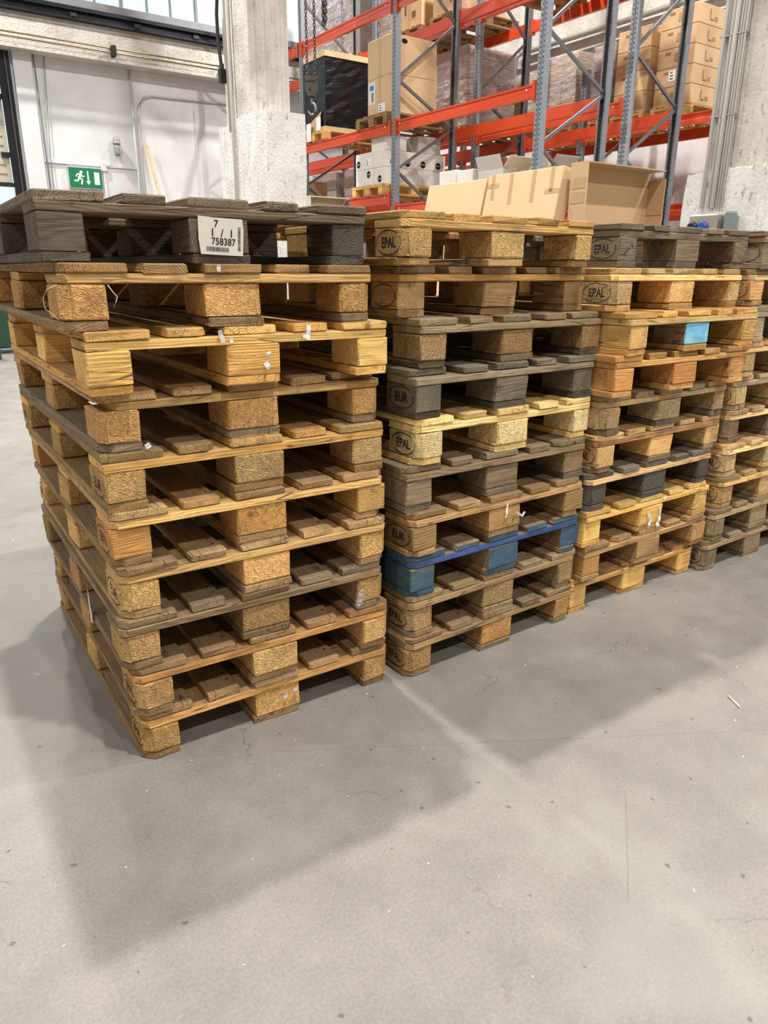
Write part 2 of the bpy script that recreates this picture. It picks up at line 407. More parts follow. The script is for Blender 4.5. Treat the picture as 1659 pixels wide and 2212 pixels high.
# ------------------------------------------------------------------ room shell
XW, YW, XL, YF, ZC = 11.0, 15.5, -9.0, -9.0, 9.0
fl = struct(link('floor', flat_mesh([(XL-.3, YF-.3), (XW+.3, YF-.3), (XW+.3, 24), (XL-.3, 24)], 'floor')))
struct(bx('ceiling', XL-.3, XW+.3, YF-.3, YW+.3, ZC, ZC+.2, 'matte', (128, 126, 124)))
struct(bx('wall_left', XL-.3, XL, YF-.3, YW+.3, 0, ZC, 'matte', (150, 148, 146)))
struct(bx('wall_front', XL, XW, YF-.3, YF, 0, ZC, 'matte', (150, 148, 146)))
struct(bx('wall_right', XW, XW+.3, YF-.3, YW+.3, 0, ZC, 'grey_wall', (255, 255, 255)))
# back wall round a door opening and a high window band
DX0, DX1, DZ = -1.6, 2.77, 4.80
WX0, WX1, WZ0, WZ1 = 2.9, 7.6, 5.76, 7.6
def wall_pieces():
    R = [(XL, DX0, 0, ZC), (DX0, DX1, DZ, ZC), (DX1, WX0, 0, ZC), (WX0, WX1, 0, WZ0), (WX0, WX1, WZ1, ZC), (WX1, XW, 0, ZC)]
    vs, fs = [], []
    for (a, b, c, d) in R:
        i = len(vs)
        vs += [(a, YW, c), (b, YW, c), (b, YW, d), (a, YW, d), (a, YW+.3, c), (b, YW+.3, c), (b, YW+.3, d), (a, YW+.3, d)]
        fs += [(i, i+1, i+2, i+3), (i+4, i+7, i+6, i+5), (i, i+4, i+5, i+1), (i+1, i+5, i+6, i+2), (i+2, i+6, i+7, i+3), (i+3, i+7, i+4, i)]
    return pydata('wall_back', vs, fs, ['wall'])
struct(link('wall_back', wall_pieces()))
# window: frame, mullions, panes
win = struct(link('window_1', None, None, (WX0, YW+.12, WZ0)))
bx('window_frame', WX0, WX1, YW+.08, YW+.16, WZ0, WZ0+.06, 'matte', (150, 150, 152), win, 0, (WX0, YW+.12, WZ0))
xs = [2.9, 3.45, 3.93, 4.42, 4.90, 5.38, 5.83, 6.34, 6.9, 7.6]
for i, x in enumerate(xs):
    w = .05 if i in (1, 4, 7) else .022
    bx('mullion', x-w/2, x+w/2, YW+.08, YW+.16, WZ0+.06, WZ1, 'matte', (140, 141, 145), win, 0, (WX0, YW+.12, WZ0))
for a, b in zip(xs, xs[1:]):
    bx('pane', a+.02, b-.02, YW+.115, YW+.121, WZ0+.06, WZ1, 'glass', (255, 255, 255), win, 0, (WX0, YW+.12, WZ0))
# sill ledge, dark crane rail, concrete ring beam, busbar pipes
struct(bx('trim_1', XL, XW, YW-.12, YW-.002, 5.60, 5.755, 'matte', (150, 152, 156)))
cb = prism_bm([(YW-.003, 4.80), (YW-.34, 4.81), (YW-.34, 5.24), (YW-.29, 5.28), (YW-.29, 5.36), (YW-.003, 5.36)], XL, XW, 0)
struct(link('trim_2', mesh_from(cb, 'beam', ['concrete'])))
rail = thing('crane_rail', 'dark steel crane rail running along the concrete beam under the window', 'rail', (4, YW-.2, 5.36))
for (z0, z1, y0, y1) in ((5.362, 5.40, -.40, -.02), (5.40, 5.52, -.26, -.16), (5.52, 5.58, -.34, -.08)):
    bx('rail_flange', XL, XW, YW+y0, YW+y1, z0, z1, 'steel', (52, 53, 60), rail, 0, (4, YW-.2, 5.36))
for x in (3.9, 5.0, 6.1, 8.3):
    bx('rail_clip', x-.05, x+.05, YW-.42, YW-.2, 5.40, 5.46, 'steel', (70, 70, 74), rail, 0, (4, YW-.2, 5.36))
bus = thing('conductor_pipe', 'pair of thin brass-coloured conductor pipes on brackets along the concrete beam', 'pipe', (4, YW-.45, 5.0))
for z in (5.00, 4.935): link('pipe', tube_mesh([(XL+.2-4, 0, z-5), (XW-.2-4, 0, z-5)], .014, 'steel'), bus, (0, 0, 0), None, (150, 138, 108))
for x in (2.45, 4.52, 6.6, 9.2):
    bx('bracket', x-.035, x+.035, YW-.48, YW-.335, 4.89, 5.05, 'matte', (46, 42, 38), bus, 0, (4, YW-.45, 5.0))
# pilaster beside the door
struct(bx('trim_3', 2.88, 3.18, YW-.1, YW-.003, 0, 4.82, 'wall', (255, 255, 255)))
# overhead door, half raised
dr = struct(link('door_1', None, None, (0, YW+.1, 0)))
z = 2.72; k = 0
while z < 5.6:
    z1 = z+.46
    bx('door_section', DX0-.1, DX1-.13, YW+.06, YW+.12, z+.006, z1-.006, 'matte', (196, 188, 172), dr, .004, (0, YW+.1, 0))
    for j in (1, 2): bx('door_rib', DX0-.1, DX1-.2, YW+.048, YW+.06, z+.15*j-.006, z+.15*j+.006, 'matte', (150, 142, 128), dr, 0, (0, YW+.1, 0))
    if k % 2 == 0: bx('hinge', DX1-.26, DX1-.12, YW+.02, YW+.06, z1-.04, z1+.04, 'steel', (60, 60, 62), dr, 0, (0, YW+.1, 0))
    z = z1; k += 1
bx('bottom_seal', DX0-.1, DX1-.12, YW+.05, YW+.13, 2.66, 2.722, 'rubber', (38, 36, 34), dr, 0, (0, YW+.1, 0))
gr = bx('guide_rail', DX1-.13, DX1+.06, YW-.07, YW-.004, 0, 4.86, 'steel', (44, 43, 46), dr, 0, (0, YW+.1, 0))
bx('guide_lip', DX1-.02, DX1+.0, YW-.1, YW-.07, 0, 4.86, 'steel', (92, 92, 96), dr, 0, (0, YW+.1, 0))
# wall-mounted things on the back wall
def wall_pipe(name, pts, r, label, color=(200, 201, 203)):
    o = Vector(pts[0]); t = link(name, tube_mesh([Vector(p)-o for p in pts], r, 'gloss'), None, o, None, color)
    return tag(t, label, 'conduit')
wall_pipe('conduit_pipe', [(4.89, YW-.025, 4.9), (4.89, YW-.025, 0.1)], .022, 'straight white conduit running down the wall beside leaning batten')
wall_pipe('conduit_pipe', [(7.3, YW-.035, 4.46), (5.26, YW-.035, 4.41), (5.12, YW-.035, 4.36), (5.01, YW-.035, 4.22), (4.985, YW-.035, 4.0), (4.985, YW-.035, 0.1)], .02, 'white conduit bending from the wall top down beside the batten')
wall_pipe('hanging_cable', [(3.22, YW-.09, 4.86), (3.24, YW-.05, 3.4), (3.245, YW-.03, 2.4), (3.245, YW-.03, .3)], .012, 'thin grey cable hanging down beside the white pilaster', (120, 118, 118))
wall_pipe('hanging_cable', [(3.41, YW-.035, 4.86), (3.31, YW-.05, 3.2), (3.27, YW-.05, .3)], .009, 'thinner grey cord hanging on wall near the pilaster', (150, 148, 148))
wall_pipe('conduit_pipe', [(6.11, YW-.012, 4.25), (6.11, YW-.012, .2)], .007, 'very thin white conduit on wall beside the concrete column')
tag(bx('cable_trunking', 4.30, 4.86, YW-.03, YW-.002, 3.10, 3.135, 'gloss', (224, 225, 228)), 'short flat white trunking between junction box and straight conduit', 'trunking')
tk = tag(bx('cable_trunking', 3.2, 4.18, YW-.03, YW-.002, 3.10, 3.135, 'gloss', (224, 225, 228)), 'flat white cable trunking running above the green exit sign', 'trunking')
jb = tag(bx('junction_box', 4.185, 4.295, YW-.06, YW-.002, 3.02, 3.17, 'gloss', (222, 222, 224), None, .008), 'small white junction box above the exit sign on wall', 'junction box')
bx('downpipe', 4.22, 4.26, YW-.035, YW-.002, 1.0, 3.02, 'gloss', (225, 226, 230), jb, 0, (4.24, YW-.031, 3.095))
# little siren lamp
sl = thing('wall_lamp', 'small grey domed alarm lamp mounted on the white wall', 'lamp', (4.50, YW-.12, 3.3))
link('dome', lathe_mesh([(.001, .33), (.03, .325), (.055, .30), (.065, .26), (.068, .22), (.075, .215), (.075, .2)], 'gloss'), sl, (0, 0, 0), None, (150, 150, 148))
link('body', lathe_mesh([(.055, .2), (.058, .12), (.048, .06), (.05, .0)], 'gloss'), sl, (0, 0, 0), None, (158, 158, 155))
bx('mount', -.03, .03, .04, .116, .08, .18, 'gloss', (150, 150, 148), sl)
link('cable', tube_mesh([(0, .05, .0), (-.04, .07, -.1), (-.14, .09, -.16), (-.25, .09, -.22)], .009, 'gloss'), sl, (0, 0, 0), None, (205, 205, 205))
# exit sign
ex = thing('exit_sign', 'green emergency exit sign with running man, arrow and door', 'sign', (3.885, YW-.05, 2.88))
bx('backing', -.305, .305, 0.0, .046, -.185, .185, 'gloss', (205, 207, 208), ex)
bx('panel', -.295, .295, -.006, 0.0, -.172, .172, 'gloss', (12, 118, 76), ex)
def pic(name, poly, mat='flat', color=(238, 242, 240)): return link(name, flat_mesh(poly, mat), ex, (0, -.0075, 0), FACE_MY, color)
pic('arrow', [(.03, .12), (.055, .12), (.055, -.05), (.085, -.05), (.0425, -.115), (0, -.05), (.03, -.05)])
pic('door_symbol', [(.155, .11), (.25, .11), (.25, -.105), (.155, -.105)])
def limb_strips(limbs):
    vs, fs = [], []
    for pts, w in limbs:
        for a, b in zip(pts, pts[1:]):
            d = Vector((b[0]-a[0], b[1]-a[1])); d.normalize(); n = Vector((-d.y, d.x))*w/2; e = d*w*.3; i = len(vs)
            for p, q in ((a, n), (a, -n), (b, -n), (b, n)):
                k = -e if p is a else e
                vs.append((p[0]+q.x+k.x, p[1]+q.y+k.y, len(fs)*2e-5))
            fs.append((i, i+1, i+2, i+3))
    return pydata('strips', vs, fs, ['flat'])
link('running_man', limb_strips([([(-.088, .058), (-.118, .0)], .046), ([(-.082, .06), (-.052, .02), (-.028, .03)], .02), ([(-.095, .068), (-.15, .06), (-.172, .02)], .02),
     ([(-.108, -.002), (-.068, -.035), (-.082, -.108)], .027), ([(-.12, .0), (-.145, -.052), (-.205, -.052)], .027)]), ex, (0, -.0075, 0), FACE_MY, (238, 242, 240))
link('head', disc_mesh(.026, 'flat'), ex, (-.075, -.0075, .098), FACE_MY, (238, 242, 240))
# batten leaning on the wall
bt = tag(link('wooden_batten', box_mesh(.05, .03, 3.66, 'wood_x', .002), None, (5.385, YW-.21, 1.80), (-.06, -.18, 0), srgb(226, 204, 158)), 'long pale wooden batten leaning against the white wall', 'batten')
# far green cabinet
gc = thing('green_container', 'dark green steel container standing by the overhead door', 'container', (1.55, 13.27, 0))
bx('body', -.8, .72, -.35, .35, .08, .98, 'gloss', (38, 72, 56), gc, .02)
bx('lid', -.83, .75, -.38, .38, .98, 1.05, 'gloss', (44, 80, 62), gc, .01)
for sx in (-.7, .6):
    for sy in (-.28, .28): bx('foot', sx-.05, sx+.05, sy-.05, sy+.05, 0, .08, 'rubber', (40, 40, 42), gc)
tag(bx('floor_block', 1.2, 1.57, 12.08, 12.4, 0, .96, 'matte', (84, 80, 78), None, .02), 'grey upright block standing in front of green container', 'post')

# right wall: pipe and concrete band
struct(bx('trim_4', XW-.12, XW-.002, YF, YW-.36, 4.86, 6.4, 'concrete', (255, 255, 255)))
wp = thing('wall_pipe', 'long grey steel pipe running along the concrete band behind racks', 'pipe', (XW-.22, 8, 5.06))
link('pipe', tube_mesh([(0, 3.2, 0), (0, -12, 0)], .045, 'steel'), wp, (0, 0, 0), None, (190, 186, 176))
link('elbow', tube_mesh([(0, 3.2, 0), (0, 3.3, -.03), (0, 3.33, -.12), (0, 3.33, -1.0)], .045, 'steel'), wp, (0, 0, 0), None, (190, 186, 176))
for y in (-6, -3, 0, 2.6): bx('pipe_clip', -.06, .1, y-.03, y+.03, -.06, .06, 'steel', (110, 108, 104), wp)

# ------------------------------------------------------------------ concrete columns
def column_profile(x0, x1, y0, y1, flutes_y=0, flutes_x=0, amp=.012):
    """outline with shallow flutes on the -y face and the -x face"""
    pts = []
    n = flutes_x*6 if flutes_x else 1
    for i in range(n):   # -x face, from y1 down to y0
        t = i/n; pts.append((x0 + (amp*(1-math.cos(2*math.pi*t*flutes_x))/2 if flutes_x else 0), y1 + (y0-y1)*t))
    n = flutes_y*6 if flutes_y else 1
    for i in range(n):
        t = i/n; pts.append((x0 + (x1-x0)*t, y0 + (amp*(1-math.cos(2*math.pi*t*flutes_y)) if flutes_y else 0)))
    pts += [(x1, y0), (x1, y1)]
    return pts
def rough_prism(poly, z0, z1, mat, jit, seed, nz=10):
    bm = bmesh.new(); r = rnd('rp', seed); rings = []
    for k in range(nz+1):
        zz = z0 + (z1-z0)*k/nz
        top = k == nz
        rings.append([bm.verts.new((a + r.uniform(-jit, jit), b + r.uniform(-jit, jit), zz + (r.uniform(-2.5, 1)*jit if top else 0))) for a, b in poly])
    n = len(poly)
    for a, b in zip(rings, rings[1:]):
        for i in range(n): bm.faces.new((a[i], a[(i+1) % n], b[(i+1) % n], b[i]))
    bm.faces.new(rings[0]); bm.faces.new(rings[-1])
    bmesh.ops.recalc_face_normals(bm, faces=bm.faces)
    return mesh_from(bm, 'rough', [mat])
XC = 4.2
cl = thing('concrete_column', 'thick fluted concrete column with whitewashed base near the chain hook', 'column', (XC, 8.9, 0))
o = (XC, 8.9, 0)
def cpart(name, x0, x1, y0, y1, z0, z1, mat, fy, fx, jit, par, og, seed, amp=.012):
    return link(name, rough_prism([(a-og[0], b-og[1]) for a, b in column_profile(x0, x1, y0, y1, fy, fx, amp)], z0, z1, mat, jit, seed), par)
cpart('shaft', XC+.03, XC+.55, 8.9, 9.62, 0, ZC, 'concrete', 4, 2, .004, cl, o, 1, .016)
cpart('base', XC, XC+.51, 2.015*XC, 9.58, 0, 3.03, 'white_concrete', 1, 4, .009, cl, o, 2, .006)
cpart('buttress', XC+.012, XC+.40, 9.5, 9.86, 0, 3.0, 'white_concrete', 0, 3, .009, cl, o, 3)
link('conduit', tube_mesh([(-.03, .42, 0.1), (-.03, .42, 8.5)], .02, 'gloss'), cl, (0, 0, 0), None, (205, 204, 200))
link('conduit', tube_mesh([(-.022, .52, 2.9), (-.022, .52, 8.5)], .015, 'gloss'), cl, (0, 0, 0), None, (205, 204, 200))
link('black_cable', tube_mesh([(-.05, .50, 5.6), (-.05, .58, 4.6), (-.05, .68, 4.2), (-.05, .68, 3.95), (-.05, .62, 3.6), (-.05, .58, 3.45)], .022, 'rubber'), cl, (0, 0, 0), None, (28, 28, 32))
bx('cable_bracket', -.09, .02, .56, .64, 3.46, 3.6, 'matte', (34, 32, 30), cl)
XR = 6.9
cr = thing('concrete_column', 'pale concrete column with electrical conduits and socket box behind pallets', 'column', (XR, 4.14, 0))
o = (XR, 4.14, 0)
cpart('shaft', XR, XR+.30, .598*XR, .66*XR, 0, ZC, 'concrete', 2, 1, .004, cr, o, 4, .008)
cpart('base', XR-.03, XR+.33, .575*XR, .685*XR, 0, 2.2, 'white_concrete', 2, 2, .010, cr, o, 5, .008)
for i, (dy, r) in enumerate(((.37, .018), (.30, .013), (.26, .022), (.215, .009), (.19, .009), (.165, .009))):
    link('conduit', tube_mesh([(-.05, dy, 1.86), (-.05, dy, 8.6)], r, 'gloss'), cr, (0, 0, 0), None, (226, 225, 222) if i != 2 else (236, 236, 236))
for zz in (2.65, 3.3, 3.9): bx('pipe_clamp', -.065, -.01, .15, .40, zz-.006, zz+.006, 'steel', (170, 168, 164), cr)
eb = bx('socket_box', -.15, -.04, .12, .42, 1.54, 1.80, 'gloss', (150, 146, 134), cr, .01)
for (dy, z, c) in ((.36-.27, 1.70-1.68, (30, 28, 30)), (.25-.27, 1.70-1.68, (30, 74, 170))):
    link('socket', lathe_mesh([(.045, 0), (.05, .02), (.042, .05), (.03, .05)], 'gloss', 16), eb, (-.055, dy, z), (0, -math.pi/2, 0), c)
link('sticker', flat_mesh([(-.03, -.03), (.03, -.03), (0, .03)], 'flat'), eb, (-.0565, .13, -.02), FACE_MX, (224, 214, 60))
bx('meter_box', -.13, -.04, -.02, .08, 1.55, 1.82, 'gloss', (120, 130, 128), cr, .02)

# ------------------------------------------------------------------ pallet racks
ORANGE = (206, 72, 32)
def c_channel(sgn):
    w, d, t = .05, .078, .006
    p = [(0, -w), (0, -.011), (.012, -.007), (.012, .007), (0, .011), (0, w), (d, w), (d, w-.022), (d-t, w-.022), (d-t, w-t), (t, w-t), (t, .013), (.018, .011), (.018, -.011), (t, -.013), (t, -w+t), (d-t, -w+t), (d-t, -w+.022), (d, -w+.022), (d, -w)]
    return [(sgn*a, b) for a, b in p]
UP = {}
def upright_mesh(h, sgn):
    if (h, sgn) not in UP: UP[(h, sgn)] = mesh_from(prism_bm(c_channel(sgn), 0, h), 'upright', ['upright'])
    return UP[(h, sgn)]
BM_ = {}
def beam_mesh(L, sgn):
    k = (round(L, 3), sgn)
    if k not in BM_:
        prof = [(0, 0), (0, .055), (.014, .068), (.014, .108), (0, .12), (0, .14), (.05, .14), (.05, 0)]
        BM_[k] = mesh_from(prism_bm([(sgn*a, b) for a, b in prof], -L/2, L/2, 1), 'beam', ['gloss'])
    return BM_[k]
def rack(label, x0, x1, frames, h, bays):
    R = thing('pallet_rack', label, 'pallet rack', (x0, frames[0], 0))
    og = Vector((x0, frames[0], 0))
    for y in frames:
        link('upright', upright_mesh(h, 1), R, (0, y-og.y, 0), None, (150, 158, 168))
        link('upright', upright_mesh(h, -1), R, (x1-x0, y-og.y, 0), None, (128, 132, 138))
        for xx in (0, x1-x0): bx('foot_plate', xx-.07+(.04 if xx == 0 else -.04), xx+.07+(.04 if xx == 0 else -.04), y-og.y-.07, y-og.y+.07, 0, .006, 'steel', (120, 122, 125), R)
        nodes = [(.16, 0), (.72, 1), (1.3, 0), (1.95, 1), (2.62, 0), (3.24, 1), (3.76, 0), (4.55, 1), (5.3, 0), (6.0, 1), (6.7, 0)]
        a0, a1 = .045, x1-x0-.045
        for (za, sa), (zb, sb) in zip(nodes, nodes[1:]):
            if zb > h: break
            pa = Vector((a1 if sa else a0, 0, za)); pb = Vector((a1 if sb else a0, 0, zb)); d = pb-pa
            me = box_mesh(round(d.length, 2)+.03, .03, .035, 'steel')
            link('brace', me, R, (pa+pb)/2 + Vector((0, y-og.y, 0)), (0, -math.atan2(d.z, d.x), 0), (118, 122, 128))
    for (ya, yb, z, front, rear) in bays:
        L = yb-ya-.11; yc = (ya+yb)/2-og.y
        for on, xx, sg in ((front, -.012, 1), (rear, x1-x0+.012, -1)):
            if not on: continue
            b = link('beam', beam_mesh(L, sg), R, (xx, yc, z), None, ORANGE)
            for e in (-1, 1):
                bx('connector', -.012 if sg > 0 else -.05, .05 if sg > 0 else .012, e*(L/2)-.004 if e < 0 else L/2-.036, e*(L/2)+.036 if e < 0 else L/2+.004, -.03, .17, 'gloss', ORANGE, b)
                link('safety_pin', disc_mesh(.012, 'flat', 10), b, (-.014*sg, e*(L/2-.12), .09), FACE_MX, (226, 216, 206))
    return R
F1 = [6.43, 9.18, 11.78, 14.4]
bays1 = [(F1[i], F1[i+1], z, 1, 1) for i in range(3) for z in ((2.02 if i == 0 else 2.18), 3.09, 4.55)]
rack('red-beamed pallet rack nearest the chain hook, with empty middle bay', 6.5, 7.61, F1, 7.4, bays1)
F2 = [3.68, 6.43, 9.18, 11.85, 14.4]
bays2 = [(F2[i], F2[i+1], z, 1, 1) for i in range(4) for z in (2.18, 3.09, 4.66) if i > 0 or z > 4]
rack('red-beamed pallet rack standing back to back behind the hook-side rack', 7.97, 9.0, F2, 7.4, bays2)
F3 = [5.64, 8.39, 11.14, 13.9]
bays3 = [(F3[i], F3[i+1], z, 1, 1) for i in range(3) for z in (2.02, 3.12)]
rack('lower red-beamed pallet rack standing along the pipe wall', 9.4, 10.45, F3, 4.1, bays3)

# ------------------------------------------------------------------ pallets
WOODS = dict(fresh=((214, 172, 108), (208, 164, 98)))
def pallet(loc, yaw, spec, label, group, seed, name='wooden_pallet', stamps=None):
    """EUR pallet; local origin at the front-left floor corner, x along 0.8 m, y along 1.2 m"""
    r = rnd('pallet', seed)
    P = thing(name, label, 'pallet', loc, yaw, group)
    cuts = spec.get('cut', True); paint = spec.get('paint', False); jit = .0022
    def tint(c, v=.10):
        k = 1 + r.uniform(-v, v); w = r.uniform(-.035, .035)
        k *= 1.06
        return srgb(min(255, c[0]*k*(1+w)), min(255, c[1]*k), min(255, c[2]*k*(1-w)*.95))
    out = {}
    def pc(c): return srgb(*spec['pcol']) if paint else c
    # three bottom boards
    for i, (xc, w) in enumerate(((.05, .1), (.4, .145), (.75, .1))):
        ct = []
        if cuts: ct = {0: [(-1, -1), (-1, 1)], 2: [(1, -1), (1, 1)]}.get(i, [])
        pt = (['-y'] + (['-x'] if i == 0 else [])) if paint else []
        me = box_mesh(w, 1.196, .022, 'wood_y', .003, jit, r.randrange(4), ct, .03, pt)
        link('bottom_board', me, P, (xc + r.uniform(-.003, .003), .6 + r.uniform(-.004, .004), .011), (0, 0, r.uniform(-.003, .003)), pc(tint(spec['skid'])))
    # nine blocks
    for j, yc in enumerate((.0725, .6, 1.1275)):
        for i, (xc, w) in enumerate(((.05, .1), (.4, .145), (.75, .1))):
            kind = spec['block']
            if kind == 'mix': kind = r.choice(('chip', 'wood'))
            ct = []
            if cuts and kind == 'chip': ct = {(0, 0): [(-1, -1)], (2, 0): [(1, -1)], (0, 2): [(-1, 1)], (2, 2): [(1, 1)]}.get((i, j), [])
            mat = 'chip' if kind == 'chip' else r.choice(('wood_x', 'wood_x', 'wood_y'))
            pt = ((['-y'] if j == 0 else []) + (['-x'] if i == 0 else [])) if paint else []
            ov = spec.get('over', {}).get((i, j))
            if ov and ov.get('paint'): pt = ['-y']
            me = box_mesh(w-.003, .142, .078, mat, .005 if kind == 'chip' else .003, jit*1.3, r.randrange(4), ct, .022, pt, 2 if kind == 'chip' and j == 0 else 1)
            c = tint(spec['bcol']); c = pc(c)
            if ov: c = srgb(*ov['col'])
            b = link('block', me, P, (xc + r.uniform(-.004, .004), yc + r.uniform(-.004, .004) , .061), (0, 0, r.uniform(-.02, .02)), c)
            out[(i, j)] = b
            if stamps and (i, j) in stamps:
                txt = stamps[(i, j)]
                xf = -(w-.003)/2 - .0022
                link('oval_stamp', ring_mesh(.060, .034, .0028, 'flat', 40, gaps=(3, 4, 22, 23)), b, (xf, 0, 0), FACE_MX, spec.get('ink', (42, 34, 28)))
                if txt:
                    t = link('letter_stamp', text_mesh(txt, .036, 'flat'), b, (xf, 0, -.001), FACE_MX, spec.get('ink', (42, 34, 28)))
                    t.scale = (.95 if txt == 'EUR' else .88, 1.1, 1)
    # three cross boards
    for j, yc in enumerate((.0725, .6, 1.1275)):
        pt = (['-x'] + (['-y'] if j == 0 else [])) if paint else []
        ct = []
        if cuts: ct = {0: [(-1, -1), (1, -1)], 2: [(-1, 1), (1, 1)]}.get(j, [])
        cs = spec.get('cshort', 0) if j == 0 else 0
        me = box_mesh(.797-cs, .144, .022, 'wood_x', .003, jit, r.randrange(5), ct, .018, pt)
        link('cross_board', me, P, (.4 + cs/2 + r.uniform(-.003, .003), yc + r.uniform(-.003, .003), .111), (0, 0, r.uniform(-.003, .003)), srgb(*spec['pcol2']) if paint else tint(spec['string'], .05))
    # five deck boards
    for i, (xc, w) in enumerate(((.0725, .145), (.23625, .1), (.4, .145), (.56375, .1), (.7275, .145))):
        ct = []
        if cuts: ct = {0: [(-1, -1), (-1, 1)], 4: [(1, -1), (1, 1)]}.get(i, [])
        elif r.random() < .25: ct = [(r.choice((-1, 1)), -1)]
        pt = (['-y'] + (['-x'] if i == 0 else [])) if paint else []
        L = 1.196 - spec.get('short', {}).get(i, 0)
        me = box_mesh(w + r.choice((-.004, 0, 0, .003)), L, .022, 'wood_y', .0035, jit*1.2, r.randrange(5), ct, .02, pt)
        link('deck_board', me, P, (xc + r.uniform(-.004, .004), .6 + (1.196-L)/2 + r.uniform(-.006, .006), .133), (0, 0, r.uniform(-.004, .004)), pc(tint(spec['deck'], .14)))
    return P, out
def sp(deck, string, bcol, skid=None, block='chip', **kw):
    return dict(deck=deck, string=string, bcol=bcol, skid=skid or deck, block=block, **kw)

# (x, y, yaw in degrees) of each pallet from the floor up, measured row by row
POS = {1: [(.422, 1.740, -1.25), (.413, 1.734, -1.66), (.395, 1.737, -1.85), (.404, 1.736, -1.76), (.402, 1.744, -1.5), (.402, 1.747, -1.03), (.404, 1.756, -.71), (.388, 1.717, -1.26), (.348, 1.721, -1.31), (.325, 1.734, -1.56)],
       2: [(1.268, 1.682, .6), (1.272, 1.685, .7), (1.274, 1.682, .84), (1.265, 1.670, .9), (1.256, 1.691, -.01), (1.29, 1.685, 1.05), (1.278, 1.682, 1.6), (1.313, 1.708, .7), (1.273, 1.768, .56), (1.243, 1.705, .8)],
       3: [(2.075, 1.715, -.2), (2.096, 1.679, .2), (2.082, 1.678, .29), (2.081, 1.675, .6), (2.098, 1.672, .7), (2.096, 1.657, .8), (2.088, 1.619, -.5), (2.122, 1.600, .6), (2.095, 1.665, .81), (2.151, 1.708, .26)],
       4: [(2.902, 1.664, .3), (2.912, 1.661, .3), (2.949, 1.663, .3), (2.946, 1.666, .3), (2.966, 1.689, .3), (2.975, 1.686, .3), (2.968, 1.67, .2), (2.985, 1.66, .4), (2.965, 1.68, .2), (2.995, 1.672, .3)]}
